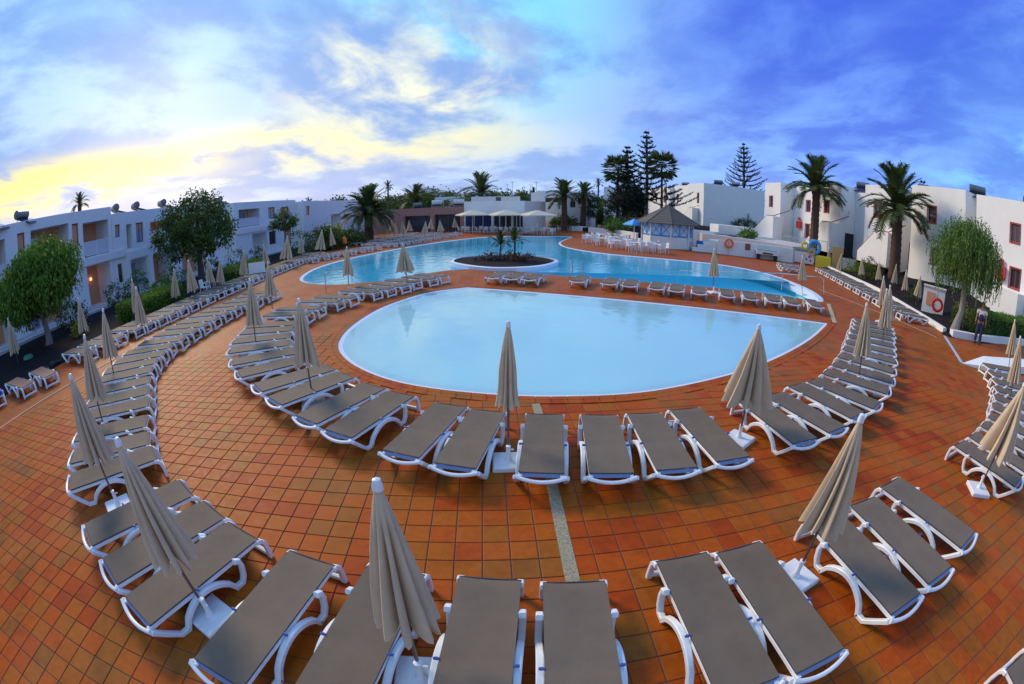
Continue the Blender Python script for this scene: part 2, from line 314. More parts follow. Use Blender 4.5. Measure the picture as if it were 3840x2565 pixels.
# ------------------------------------------------------------------ mesh helpers
class MB:
    def __init__(s): s.v = []; s.f = []
    def add(s, vs, fs):
        b = len(s.v); s.v += [tuple(x) for x in vs]; s.f += [tuple(i + b for i in f) for f in fs]; return s
    def box(s, x0, x1, y0, y1, z0, z1):
        return s.add([(x0, y0, z0), (x1, y0, z0), (x1, y1, z0), (x0, y1, z0), (x0, y0, z1), (x1, y0, z1), (x1, y1, z1), (x0, y1, z1)],
                     [(0, 3, 2, 1), (4, 5, 6, 7), (0, 1, 5, 4), (1, 2, 6, 5), (2, 3, 7, 6), (3, 0, 4, 7)])
    def fbox(s, F, u0, u1, w0, w1, z0, z1):
        # box in a facade frame F = (origin, along, outward)
        o, d, n = F
        def P(u, w, z): return (o[0] + d[0] * u + n[0] * w, o[1] + d[1] * u + n[1] * w, z)
        return s.add([P(u0, w0, z0), P(u1, w0, z0), P(u1, w1, z0), P(u0, w1, z0), P(u0, w0, z1), P(u1, w0, z1), P(u1, w1, z1), P(u0, w1, z1)],
                     [(0, 3, 2, 1), (4, 5, 6, 7), (0, 1, 5, 4), (1, 2, 6, 5), (2, 3, 7, 6), (3, 0, 4, 7)])
    def prism(s, pts, z0, z1):
        n = len(pts)
        return s.add([(x, y, z0) for x, y in pts] + [(x, y, z1) for x, y in pts],
                     [tuple(range(n - 1, -1, -1)), tuple(range(n, 2 * n))] + [(i, (i + 1) % n, n + (i + 1) % n, n + i) for i in range(n)])
    def tube(s, path, rad, n=8, cap=True):
        path = [Vector(p) for p in path]; m = len(path)
        rs = rad if isinstance(rad, (list, tuple)) else [rad] * m
        vs = []; prev = None
        for i, p in enumerate(path):
            t = (path[min(i + 1, m - 1)] - path[max(i - 1, 0)]).normalized()
            a = Vector((0, 0, 1)) if abs(t.z) < 0.9 else Vector((1, 0, 0))
            if prev is not None:
                a = prev
            x = (a - t * a.dot(t)).normalized(); y = t.cross(x); prev = x
            for k in range(n):
                an = 2 * math.pi * k / n
                vs.append(p + (x * math.cos(an) + y * math.sin(an)) * rs[i])
        fs = [(i * n + k, i * n + (k + 1) % n, (i + 1) * n + (k + 1) % n, (i + 1) * n + k) for i in range(m - 1) for k in range(n)]
        if cap: fs += [tuple(range(n - 1, -1, -1)), tuple((m - 1) * n + k for k in range(n))]
        return s.add(vs, fs)
    def lathe(s, prof, n=16, c=(0, 0), cap=True):
        vs = []
        for r, z in prof:
            for k in range(n): vs.append((c[0] + r * math.cos(2 * math.pi * k / n), c[1] + r * math.sin(2 * math.pi * k / n), z))
        fs = [(i * n + k, i * n + (k + 1) % n, (i + 1) * n + (k + 1) % n, (i + 1) * n + k) for i in range(len(prof) - 1) for k in range(n)]
        if cap: fs += [tuple(range(n - 1, -1, -1)), tuple((len(prof) - 1) * n + k for k in range(n))]
        return s.add(vs, fs)
    def ribbon(s, path, x0, x1, th):
        # strip of rectangular section swept along (y, z) points, from x0 to x1, thickness th, rounded a little
        P = [Vector((0, y, z)) for y, z in path]; m = len(P); vs = []
        for i, p in enumerate(P):
            t = (P[min(i + 1, m - 1)] - P[max(i - 1, 0)]).normalized()
            nrm = Vector((0, -t.z, t.y)); h = th / 2; c = 0.3 * h; xm = (x0 + x1) / 2; hw = (x1 - x0) / 2
            for dx, dn in ((-hw, -h + c), (-hw + c, -h), (hw - c, -h), (hw, -h + c), (hw, h - c), (hw - c, h), (-hw + c, h), (-hw, h - c)):
                q = p + nrm * dn; vs.append((xm + dx, q.y, q.z))
        n = 8
        fs = [(i * n + k, (i + 1) * n + k, (i + 1) * n + (k + 1) % n, i * n + (k + 1) % n) for i in range(m - 1) for k in range(n)]
        fs += [tuple(range(n)), tuple((m - 1) * n + k for k in range(n - 1, -1, -1))]
        return s.add(vs, fs)
    def mesh(s, name, smooth=True, angle=35):
        me = bpy.data.meshes.new(name); me.from_pydata(s.v, [], s.f); me.validate()
        if smooth and len(me.polygons):
            me.polygons.foreach_set('use_smooth', [True] * len(me.polygons))
            me.set_sharp_from_angle(angle=R(angle))
        return me
    def build(s, name, m, parent=None, smooth=True, kind=None):
        me = s.mesh(name, smooth); me.materials.append(m)
        o = bpy.data.objects.new(name, me); COL.objects.link(o)
        if parent: o.parent = parent
        if kind: o['kind'] = kind
        return o
def tag(o, label, cat, group=None):
    o['label'] = label; o['category'] = cat
    if group: o['group'] = group
    return o
def thing(name, label, cat, loc=(0, 0, 0), rz=0.0, group=None):
    o = bpy.data.objects.new(name, None); COL.objects.link(o); o.empty_display_size = 0.2
    o.location = loc; o.rotation_euler = (0, 0, rz)
    return tag(o, label, cat, group)
def kids(o): return [c for c in bpy.data.objects if c.parent == o]
CH = {}
def proto_tree(o):
    return (o, [(c, [g for g in c.children]) for c in o.children])
def dup(pt, loc, rz, label, skip=(), scale=1.0):
    root, ch = pt
    r = root.copy(); COL.objects.link(r); r.location = loc; r.rotation_euler = (0, 0, rz); r['label'] = label
    if scale != 1.0: r.scale = (scale,) * 3
    for c, gs in ch:
        if c.name.split('.')[0] in skip: continue
        k = c.copy(); COL.objects.link(k); k.parent = r
        for g in gs:
            q = g.copy(); COL.objects.link(q); q.parent = k
    return r
def pol(az, D): return (D * math.sin(R(az)), D * math.cos(R(az)))
def catmull(P, n=6, closed=False):
    out = []; m = len(P)
    rng = range(m if closed else m - 1)
    for i in rng:
        g = lambda j: P[j % m] if closed else P[max(0, min(m - 1, j))]
        a, b, c, d = g(i - 1), g(i), g(i + 1), g(i + 2)
        for k in range(n):
            t = k / n
            out.append(tuple(0.5 * ((2 * b[j]) + (-a[j] + c[j]) * t + (2 * a[j] - 5 * b[j] + 4 * c[j] - d[j]) * t * t + (-a[j] + 3 * b[j] - 3 * c[j] + d[j]) * t ** 3) for j in (0, 1)))
    if not closed: out.append(P[-1])
    return out
def offset(poly, d):
    n = len(poly); out = []
    A = sum(poly[i][0] * poly[(i + 1) % n][1] - poly[(i + 1) % n][0] * poly[i][1] for i in range(n))
    sg = 1 if A > 0 else -1
    for i in range(n):
        a, b, c = poly[i - 1], poly[i], poly[(i + 1) % n]
        e1 = Vector((b[0] - a[0], b[1] - a[1])).normalized(); e2 = Vector((c[0] - b[0], c[1] - b[1])).normalized()
        n1_ = Vector((e1.y, -e1.x)) * sg; n2_ = Vector((e2.y, -e2.x)) * sg
        q = (n1_ + n2_); q = q / max(q.length_squared, 0.5) * 2 if q.length > 0.3 else n1_
        out.append((b[0] + q.x * d * 1.0, b[1] + q.y * d * 1.0))
    return out
def inside(pt, poly):
    x, y = pt; r = False; n = len(poly)
    for i in range(n):
        x1, y1 = poly[i]; x2, y2 = poly[(i + 1) % n]
        if (y1 > y) != (y2 > y) and x < (x2 - x1) * (y - y1) / (y2 - y1) + x1: r = not r
    return r
def fill(name, outlines, z, m, kind='structure', parent=None):
    cu = bpy.data.curves.new('tmp', 'CURVE'); cu.dimensions = '2D'; cu.fill_mode = 'BOTH'
    for o in outlines:
        sp = cu.splines.new('POLY'); sp.points.add(len(o) - 1); sp.use_cyclic_u = True
        for i, p in enumerate(o): sp.points[i].co = (p[0], p[1], 0, 1)
    co = bpy.data.objects.new('tmp', cu); COL.objects.link(co)
    dg = bpy.context.evaluated_depsgraph_get()
    me = bpy.data.meshes.new_from_object(co.evaluated_get(dg)); bpy.data.objects.remove(co)
    for v in me.vertices: v.co.z = z
    bm = bmesh.new(); bm.from_mesh(me); bmesh.ops.remove_doubles(bm, verts=bm.verts, dist=1e-4)
    for f in bm.faces:
        if f.normal.z < 0: f.normal_flip()
    bm.to_mesh(me); bm.free()
    me.name = name; me.materials.clear(); me.materials.append(m)
    o = bpy.data.objects.new(name, me); COL.objects.link(o)
    if kind: o['kind'] = kind
    if parent: o.parent = parent
    return o

# ------------------------------------------------------------------ pools and ground
SM = [(-1.95, 19.63), (-3.0, 18.98), (-3.85, 17.95), (-4.72, 15.8), (-5.0, 13.4), (-4.79, 11.5), (-4.12, 10.15), (-3.09, 9.1), (-1.97, 8.46), (-0.4, 8.06), (1.04, 7.95), (2.84, 8.14), (5.38, 9.11), (7.63, 10.42), (9.9, 12.05), (12.14, 13.95)]
SMALL = catmull(SM, 5)                     # closes with the straight far edge
BGp = [(-12.3, 24.5), (-13.0, 28.2), (-12.55, 32.2), (-11.17, 36.44), (-8.67, 42.43), (-5.22, 48.83), (-2.4, 52.0), (1.35, 52.9), (6.2, 53.3), (6.9, 52.4), (5.9, 49.0), (4.6, 43.6), (4.9, 38.6), (7.4, 34.4), (12.0, 32.2), (15.4, 30.6), (17.3, 27.4), (17.3, 23.3), (16.5, 20.2), (15.2, 18.25), (13.9, 18.9), (12.26, 19.85), (9.45, 20.74), (6.71, 21.46), (4.59, 22.12), (2.07, 23.1), (0.97, 23.9), (-1.3, 25.2), (-3.47, 25.0), (-5.52, 22.7), (-6.84, 21.6), (-8.25, 21.2), (-9.58, 21.4), (-11.2, 22.5)]
BIG = catmull(BGp, 4, True)
ISL = catmull([(-3.75, 27.6), (-3.2, 29.9), (-0.38, 31.1), (1.91, 29.93), (2.8, 28.1), (2.4, 26.4), (1.4, 25.0), (-0.2, 24.35), (-1.5, 24.6), (-2.9, 25.9)], 5, True)
DECK = [(-15.6, -14), (-15.6, 8), (-15.75, 16), (-16.7, 25), (-17.4, 36), (-17.0, 48), (-19.5, 60), (-19.5, 72), (8, 72), (20, 72), (20.5, 58), (19.5, 50), (22.5, 43.5), (27, 40.5), (29.5, 36.5), (27.9, 31.9), (24.75, 23.5), (21.9, 17.8), (19.52, 12.52), (21.6, 11.73), (28.07, 11.05), (40, 9.6), (40, -14)]
kerb_R = [(34, 44), (30.5, 37.5), (27.95, 31.95), (24.8, 23.5), (21.95, 17.8), (19.55, 12.55), (21.6, 11.78), (28.07, 11.1), (40, 9.7)]
def terr(x, y):
    if x > 12:
        d = 1e9
        for i in range(len(kerb_R) - 1):
            a = Vector(kerb_R[i]); b = Vector(kerb_R[i + 1]); p = Vector((x, y)); e = b - a
            t = max(0, min(1, (p - a).dot(e) / e.length_squared)); d = min(d, (p - a - e * t).length)
        if inside((x, y), DECK): return -0.12
        t = max(0, min(1, (d - 1.0) / 9)); t = t * t * (3 - 2 * t)
        return 0.10 + 1.45 * t if x > 18 or y > 40 else -0.1
    return -0.1
# ground sheet to the horizon
g = MB(); S = 1500
g.add([(-S, -S, -0.3), (S, -S, -0.3), (S, S, -0.3), (-S, S, -0.3)], [(0, 1, 2, 3)])
M_EARTH = mat('dry_earth', (0.16, 0.12, 0.09), 0.95, var=0.3, vscale=0.05)
# the pools are cut into the sheet so that the basins stay open
def rect(a): return [(-a, -a), (a, -a), (a, a), (-a, a)]
fill('ground', [rect(1500), offset(SMALL, 0.3), offset(BIG, 0.3)], -0.16, M_EARTH)
deck = fill('pool_deck', [DECK, offset(SMALL, 0.02), offset(BIG, 0.02)], -0.012, M_TILEFAR)
fill('left_garden_bed', [[(-15.65, -14), (-15.65, 8), (-15.8, 16), (-16.75, 25), (-17.45, 36), (-17.1, 48), (-19.55, 60), (-24.2, 60), (-24.2, 5), (-26, -14)]], -0.02, M_GRAVEL)
fill('house_path', [[(-24.25, -14), (-24.25, 60), (-25.9, 60), (-25.9, -14)]], 0.0, M_PALEPAVE)
# right garden: lava gravel slope
tm = MB(); nx, ny = 44, 62; x0, x1, y0, y1 = 17.0, 60.0, 8.0, 132.0
for j in range(ny + 1):
    for i in range(nx + 1):
        x = x0 + (x1 - x0) * i / nx; y = y0 + (y1 - y0) * (j / ny) ** 1.5
        tm.v.append((x, y, terr(x, y) + mnoise.noise((x * .6, y * .6, 0)) * 0.06 * (0 if terr(x, y) < 0 else 1)))
for j in range(ny):
    for i in range(nx):
        a = j * (nx + 1) + i; tm.f.append((a, a + 1, a + nx + 2, a + nx + 1))
tm.build('garden_slope', M_GRAVEL, kind='structure')

def basin(name, poly, depth, m):
    b = MB(); n = len(poly); q = offset(poly, -0.25)
    b.add([(x, y, -0.011) for x, y in poly] + [(x, y, -0.06) for x, y in poly] + [(x, y, -depth) for x, y in poly],
          [(i, n + i, n + (i + 1) % n, (i + 1) % n) for i in range(n)] + [(n + i, 2 * n + i, 2 * n + (i + 1) % n, n + (i + 1) % n) for i in range(n)])
    o = b.build(name, m, smooth=False, kind='structure')
    f = fill(name + '_floor', [poly], -depth, m)
    return o
basin('small_pool_basin', SMALL, 0.32, M_BASIN_S)
basin('large_pool_basin', BIG, 0.8, M_BASIN_B)
fill('small_pool_water', [offset(SMALL, -0.006)], -0.034, M_WATER_S)
fill('large_pool_water', [offset(BIG, -0.006), ISL], -0.045, M_WATER_B)
# mosaic rims: the sloping lavender-white ledge under and round the water
def rim(name, poly, wi, z_out, z_in, m):
    a = poly; b = offset(poly, -wi); n = len(a); mb = MB()
    mb.add([(x, y, z_out) for x, y in a] + [(x, y, z_in) for x, y in b] + [(x, y, -0.5) for x, y in b],
           [(i, (i + 1) % n, n + (i + 1) % n, n + i) for i in range(n)] + [(n + i, n + (i + 1) % n, 2 * n + (i + 1) % n, 2 * n + i) for i in range(n)])
    return mb.build(name, m, smooth=False, kind='structure')
rim('small_pool_ledge', offset(SMALL, -0.004), 0.42, -0.016, -0.075, M_RIM)
rim('large_pool_ledge', offset(BIG, -0.004), 0.28, -0.014, -0.060, M_RIM)

# deck tiles: the nearest 300 are single pieces, the others one mesh; each is a raised slab with a joint round it
def g2w(u, v):
    a, b = (u + OU) * TS, (v + OV) * TS
    return (a * math.cos(TH) - b * math.sin(TH), a * math.sin(TH) + b * math.cos(TH))
strips = [((0.55, 5.1), (0.80, 2.75), 0.15), ((0.40, 7.85), (0.53, 7.0), 0.15)]
SMo = offset(SMALL, 0.32); SMx = offset(SMALL, 1.0)
cand = []
NEAR = 13.5
for iu in range(-60, 62):
    for iv in range(-14, 60):
        c = g2w(iu + 0.5, iv + 0.5); D = math.hypot(*c)
        if D > NEAR or c[1] < -2.2 or c[0] < -15.3: continue
        if inside(c, SMo): continue
        if c[1] < 3.5 and D > 3 and abs(math.degrees(math.atan2(c[0], c[1]))) > 100: continue
        cand.append((D, iu, iv, c))
cand.sort()
def slab(mb, c, s, th, ang, jit=0.0):
    h = s / 2; bv = 0.006; ca, sa = math.cos(ang), math.sin(ang)
    dz = random.uniform(-1, 1) * jit; tx = random.uniform(-1, 1) * jit * 1.2; ty = random.uniform(-1, 1) * jit * 1.2
    vs = []
    for z, k in ((-th, h), (-bv * 0.6, h), (0, h - bv)):
        for sx, sy in ((-1, -1), (1, -1), (1, 1), (-1, 1)):
            x, y = sx * k, sy * k; vs.append((c[0] + x * ca - y * sa, c[1] + x * sa + y * ca, z + dz + tx * sx + ty * sy))
    fs = [(8, 9, 10, 11)]
    for r_ in (0, 4):
        fs += [(r_ + i, r_ + (i + 1) % 4, r_ + 4 + (i + 1) % 4, r_ + 4 + i) for i in range(4)]
    mb.add(vs, fs)
tile_mesh = None
def visible_first(t):  # behind-the-camera tiles show nothing
    D, iu, iv, c = t
    v = Vector((c[0], c[1], -CAM_H)); f = Vector((0, math.cos(R(17.02)), -math.sin(R(17.02))))
    return v.normalized().dot(f) > 0.66
front = [t for t in cand if visible_first(t)]
single = front[:300]; sset = {(t[1], t[2]) for t in single}
TSZ = TS - 0.011
for D, iu, iv, c in single:
    mb = MB(); slab(mb, (0, 0), TSZ, 0.009, 0)
    if tile_mesh is None:
        tile_mesh = mb.mesh('tile', smooth=False); tile_mesh.materials.append(M_TILE)
    o = bpy.data.objects.new('tile', tile_mesh); COL.objects.link(o); o.parent = deck
    o.location = (c[0], c[1], 0.002 + random.uniform(-0.0008, 0.0008)); o.rotation_euler = (random.uniform(-.002, .002), random.uniform(-.002, .002), TH)
rest = MB()
for D, iu, iv, c in cand:
    if (iu, iv) in sset: continue
    slab(rest, c, TSZ, 0.009, TH, 0.0007)
for i in range(len(rest.v)): rest.v[i] = (rest.v[i][0], rest.v[i][1], rest.v[i][2] + 0.001)
rest.build('tiles', M_TILE, deck, smooth=False, kind='stuff')
# grout bed under the built tiles
bed = []
for k in range(49): 
    a = R(-112 + 224 * k / 48); bed.append((NEAR * 1.0 * math.sin(a), NEAR * math.cos(a)))
bed = [(max(-15.5, x), max(-2.3, y)) for x, y in bed]
holes = []
gb = MB()
for D, iu, iv, c in cand:
    h = TS / 2; ca, sa = math.cos(TH), math.sin(TH)
    gb.add([(c[0] + x * ca - y * sa, c[1] + x * sa + y * ca, -0.008) for x, y in ((-h, -h), (h, -h), (h, h), (-h, h))], [(0, 1, 2, 3)])
gb.build('joint_bed', M_GROUT, deck, smooth=False)
# coping tiles set round the small pool, two courses
def course(poly, d0, d1, stp, z, name):
    a = offset(poly, d0); b = offset(poly, d1)
    # walk along
    acc = 0; seg = []; pts = []
    n = len(a)
    L_ = [0]
    for i in range(n): L_.append(L_[-1] + math.dist(a[i], a[(i + 1) % n]))
    def at(P, s):
        for i in range(n):
            if s <= L_[i + 1] or i == n - 1:
                t = (s - L_[i]) / max(1e-6, L_[i + 1] - L_[i]); p, q = P[i], P[(i + 1) % n]
                return (p[0] + (q[0] - p[0]) * t, p[1] + (q[1] - p[1]) * t)
    k = int(L_[-1] / stp); st = L_[-1] / k
    for j in range(k):
        s0, s1 = j * st + 0.006, (j + 1) * st - 0.006
        p = [at(a, s0), at(a, s1), at(b, s1), at(b, s0)]
        cx_ = sum(q[0] for q in p) / 4; cy_ = sum(q[1] for q in p) / 4
        mb = MB(); mb.prism([(q[0] - cx_, q[1] - cy_) for q in p], -0.02, random.uniform(-0.0006, 0.0006))
        o = mb.build(name, M_TILE, deck, smooth=False); o.location = (cx_, cy_, z)
course(SMALL, 0.004, 0.155, 0.30, 0.004, 'coping_tile')
course(SMALL, 0.165, 0.315, 0.30, 0.004, 'edge_tile')
# pebble drain strips, pale joints
def strip(name, a, b, wd, z, m, h=0.006):
    a = Vector(a); b = Vector(b); d = (b - a).normalized(); n_ = Vector((-d.y, d.x)) * wd / 2
    return MB().prism([tuple(a - n_), tuple(b - n_), tuple(b + n_), tuple(a + n_)], z - h, z).build(name, m, deck, smooth=False)
strip('pebble_strip', (0.50, 5.6), (0.70, 1.4), 0.15, 0.0072, M_PEB)
strip('pebble_strip', (0.43, 7.62), (0.49, 6.9), 0.15, 0.0072, M_PEB)
strip('drain_strip', (15.27, 17.75), (12.58, 14.03), 0.2, 0.0064, M_PEB)
strip('joint_strip', (-12.69, 2.0), (-12.67, 9.1), 0.05, 0.0066, M_LINE)
strip('joint_strip', (-12.67, 9.14), (-12.9, 16.6), 0.05, 0.0066, M_LINE)
strip('joint_strip', (-12.9, 16.64), (-14.41, 24.61), 0.05, 0.0066, M_LINE)
strip('joint_strip', (17.9, 22.0), (17.95, 12.1), 0.06, 0.0066, M_LINE)
strip('step_edge', (19.05, 12.33), (15.68, 8.96), 0.14, 0.012, mat('blue_grey_stone', (0.42, 0.48, 0.62), 0.6), 0.02)

# island in the large pool
isl = thing('pool_island', 'oval white walled planting island of black gravel standing in the large pool', 'island', (-0.4, 27.7, 0))
def loc(poly, c): return [(x - c[0], y - c[1]) for x, y in poly]
IC = (-0.4, 27.7)
a = loc(ISL, IC); b = loc(offset(ISL, -0.22), IC); n = len(a); mb = MB()
mb.add([(x, y, -1.3) for x, y in a] + [(x, y, 0.17) for x, y in a] + [(x, y, 0.20) for x, y in b] + [(x, y, 0.05) for x, y in b],
       [(i, (i + 1) % n, n + (i + 1) % n, n + i) for i in range(n)] + [(n + i, n + (i + 1) % n, 2 * n + (i + 1) % n, 2 * n + i) for i in range(n)] + [(2 * n + i, 2 * n + (i + 1) % n, 3 * n + (i + 1) % n, 3 * n + i) for i in range(n)])
mb.build('rim_wall', M_RIM, isl, smooth=False)
gm = fill('gravel_bed', [b], 0.15, M_GRAVEL, kind=None, parent=isl)
# ------------------------------------------------------------------ buildings
def frame(o, d):
    d = Vector(d).normalized(); n = Vector((d.y, -d.x)); return (tuple(o), (d.x, d.y), (n.x, n.y))
def wall_open(mb, F, u0, u1, z0, z1, th, ops):
    us = sorted({u0, u1, *[v for o in ops for v in (o[0], o[1]) if u0 < v < u1]})
    for a, b in zip(us, us[1:]):
        m_ = (a + b) / 2; cuts = sorted([(max(z0, o[2]), min(z1, o[3])) for o in ops if o[0] < m_ < o[1]]); z = z0
        for c0, c1_ in cuts:
            if c0 > z + 1e-4: mb.fbox(F, a, b, -th, 0, z, c0)
            z = max(z, c1_)
        if z < z1 - 1e-4: mb.fbox(F, a, b, -th, 0, z, z1)
def window(parent, F, u0, u1, z0, z1, th=0.25, fm=M_BROWNWOOD, pane=M_DARKGLASS, bars=1, blind=0.0, trim=0.0):
    fr = MB(); e = 0.07; w = -th * 0.55
    fr.fbox(F, u0, u0 + e, w - 0.06, w, z0, z1); fr.fbox(F, u1 - e, u1, w - 0.06, w, z0, z1)
    fr.fbox(F, u0 + e, u1 - e, w - 0.06, w, z0, z0 + e); fr.fbox(F, u0 + e, u1 - e, w - 0.06, w, z1 - e, z1)
    for k in range(bars):
        c = u0 + (u1 - u0) * (k + 1) / (bars + 1); fr.fbox(F, c - 0.025, c + 0.025, w - 0.058, w - 0.002, z0 + e, z1 - e)
    if trim:
        t = trim; fr.fbox(F, u0 - t, u0, -0.01, 0.035, z0 - t, z1 + t); fr.fbox(F, u1, u1 + t, -0.01, 0.035, z0 - t, z1 + t)
        fr.fbox(F, u0, u1, -0.01, 0.035, z0 - t, z0); fr.fbox(F, u0, u1, -0.01, 0.035, z1, z1 + t)
    f = fr.build('window', fm, parent, smooth=False)
    p = MB(); p.fbox(F, u0 + e, u1 - e, w - 0.045, w - 0.03, z0 + e, z1 - e - blind); p.build('pane', pane, f, smooth=False)
    if blind: b = MB(); b.fbox(F, u0 + e, u1 - e, w - 0.05, w - 0.02, z1 - e - blind + 0.004, z1 - e); b.build('blind', M_SALMON, f, smooth=False)
    return f
def recess(parent, F, u0, u1, z0, z1, depth, m, door=None, rail=None, lamp=None, th=0.25):
    b = MB()
    b.fbox(F, u0 - .02, u1 + .02, -depth - 0.2, -depth, z0 - .02, z1 + .02)
    b.build('recess_wall', m, parent, smooth=False)
    s = MB(); s.fbox(F, u0 - 0.15, u0 - 0.004, -depth, -th - 0.004, z0, z1); s.fbox(F, u1 + 0.004, u1 + 0.15, -depth, -th - 0.004, z0, z1)
    s.fbox(F, u0 - .15, u1 + .15, -depth, -th - 0.004, z1 + 0.004, z1 + 0.15); s.fbox(F, u0 - .15, u1 + .15, -depth, -th - 0.004, z0 - 0.15, z0 - 0.004)
    s.build('recess_side', M_WHITEWALL, parent, smooth=False)
    if door:
        a, c, d0, d1 = door; G_ = (F[0], F[1], F[2])
        fr = MB(); w = -depth + 0.002
        fr.fbox(F, a, a + .07, w, w + .05, d0, d1); fr.fbox(F, c - .07, c, w, w + .05, d0, d1); fr.fbox(F, a + .07, c - .07, w, w + .05, d1 - .07, d1)
        fr.fbox(F, (a + c) / 2 - .03, (a + c) / 2 + .03, w, w + .045, d0, d1 - .07)
        f = fr.build('glass_door', M_PLASTIC, parent, smooth=False)
        p = MB(); p.fbox(F, a + .07, c - .07, w, w + .02, d0 + .03, d1 - .07); p.build('pane', M_BLUEGLASS, f, smooth=False)
    if rail:
        railing(parent, F, u0, u1, rail[0], rail[1], -0.06)
    if lamp:
        l = MB(); l.lathe([(0.01, -0.1), (0.08, -0.07), (0.10, 0), (0.08, 0.07), (0.01, 0.1)], 10)
        o = l.build('wall_lamp', M_LAMP, parent); px, py = F[0][0] + F[1][0] * lamp[0] - F[2][0] * (depth - 0.1), F[0][1] + F[1][1] * lamp[0] - F[2][1] * (depth - 0.1)
        o.location = (px, py, lamp[1])
def railing(parent, F, u0, u1, z0, z1, w, solid=False):
    r = MB(); r.fbox(F, u0, u1, w - .025, w + .025, z1 - .05, z1); r.fbox(F, u0, u1, w - .02, w + .02, z0 + 0.06, z0 + 0.10)
    n = max(2, int((u1 - u0) / 1.4))
    for k in range(n + 1):
        c = u0 + (u1 - u0) * k / n; c = min(max(c, u0 + .02), u1 - .02); r.fbox(F, c - .02, c + .02, w - .018, w + .018, z0, z1 - .05)
    o = r.build('railing', M_PLASTIC, parent, smooth=False)
    p = MB(); p.fbox(F, u0 + .03, u1 - .03, w - .008, w + .008, z0 + .1, z1 - .05); p.build('railing_panel', mat('frosted_panel', (0.62, 0.62, 0.66), 0.4), o, smooth=False)
def heater(loc, rz, label, group, tank=M_TANK, s=1.0):
    t = thing('solar_water_heater', label, 'water heater', loc, rz, group)
    m = MB(); m.tube([(-0.65, 0, .72), (-0.62, 0, .72), (.62, 0, .72), (.65, 0, .72)], [0.2, .27, .27, 0.2], 14); m.build('tank', tank, t)
    p = MB(); p.add([(-.75, -.1, .5), (.75, -.1, .5), (.75, -1.35, .08), (-.75, -1.35, .08), (-.75, -.1, .42), (.75, -.1, .42), (.75, -1.35, .0), (-.75, -1.35, .0)], [(3, 2, 1, 0), (4, 5, 6, 7), (0, 1, 5, 4), (1, 2, 6, 5), (2, 3, 7, 6), (3, 0, 4, 7)]); p.build('collector_panel', M_PANEL, t, smooth=False)
    for x in (-.55, .55):
        f = MB(); f.tube([(x, 0, 0), (x, 0, .5)], .025, 6); f.tube([(x, 0.0, .45), (x, -1.2, .02)], .02, 6); f.build('stand', M_POLE, t)
    t.scale = (s, s, s)
    return t
def wallbldg(name, label, F, u0, u1, depth, z0, z1, ops, m=M_WHITEWALL, th=0.25, group=None, kind='building'):
    t = thing(name, label, kind, (0, 0, 0), 0, group)
    w = MB(); wall_open(w, F, u0, u1, z0, z1, th, ops); w.build('front_wall', m, t, smooth=False)
    s = MB(); s.fbox(F, u0, u0 + th, -depth, -th, z0, z1); s.fbox(F, u1 - th, u1, -depth, -th, z0, z1); s.fbox(F, u0 + th, u1 - th, -depth, -depth + th, z0, z1)
    s.build('side_wall', m, t, smooth=False)
    r = MB(); r.fbox(F, u0 + th, u1 - th, -depth + th, -th, z1 - 0.45, z1 - 0.25); r.build('roof', M_ROOF, t, smooth=False)
    return t

# left row: two-storey apartments, frame runs north (away) with the outside facing the pool (+x)
FL = frame((-26, 0), (0, 1))
FL = ((-26, 0), (0, 1), (1, 0))
ops = [(13.7, 17.0, 3.25, 5.6), (12.6, 13.2, 4.2, 5.6), (17.3, 17.9, 4.1, 5.5), (18.3, 20.8, 3.25, 5.42), (18.4, 20.7, 0.02, 2.65), (13.0, 16.8, 0.02, 2.65), (8.0, 11.6, 3.25, 5.5), (8.0, 11.4, 0.02, 2.6), (3.0, 6.4, 3.25, 5.5), (3.0, 6.4, .02, 2.6)]
B1 = wallbldg('apartment_building', 'white two-storey apartment wing with salmon balconies behind the leftmost ficus tree', FL, -8, 21.1, 8, 0, 6.22, ops, group=None)
recess(B1, FL, 13.7, 17.0, 3.25, 5.6, 1.6, M_SALMON, (13.9, 15.2, 3.3, 5.2), (3.25, 4.2))
window(B1, FL, 12.6, 13.2, 4.2, 5.6, bars=0, pane=M_SALMON); window(B1, FL, 17.3, 17.9, 4.1, 5.5, bars=0, pane=M_SALMON)
recess(B1, FL, 18.3, 20.8, 3.25, 5.42, 1.7, M_SALMON, (18.45, 19.4, 3.3, 5.0), (3.25, 4.2))
recess(B1, FL, 18.4, 20.7, 0.02, 2.65, 1.8, M_SALMON, (18.5, 19.3, 0.05, 2.2), None, (19.9, 1.75))
recess(B1, FL, 13.0, 16.8, .02, 2.65, 1.8, M_SALMON, (13.3, 14.7, .05, 2.2))
recess(B1, FL, 8.0, 11.6, 3.25, 5.5, 1.6, M_SALMON, (9.0, 10.3, 3.3, 5.2), (3.25, 4.2)); recess(B1, FL, 8.0, 11.4, .02, 2.6, 1.8, M_SALMON, (9.0, 10.3, .05, 2.2))
recess(B1, FL, 3.0, 6.4, 3.25, 5.5, 1.6, M_SALMON, (4.0, 5.3, 3.3, 5.2), (3.25, 4.2)); recess(B1, FL, 3.0, 6.4, .02, 2.6, 1.8, M_SALMON, (4.0, 5.3, .05, 2.2))
sb = MB(); sb.fbox(FL, 17.9, 22.3, 0.003, 0.14, 2.72, 3.2); sb.build('balcony_slab', M_WHITEWALL, B1, smooth=False)
ops = [(22.65, 23.25, 3.2, 4.85), (23.7, 24.55, 3.45, 4.85), (25.35, 27.6, 3.2, 4.75), (21.45, 22.0, 4.1, 4.95), (21.45, 21.95, 1.0, 2.3), (22.8, 24.7, .02, 2.3), (25.4, 27.6, .02, 2.3), (29.0, 32.6, 3.2, 4.8), (29.0, 32.6, .02, 2.3)]
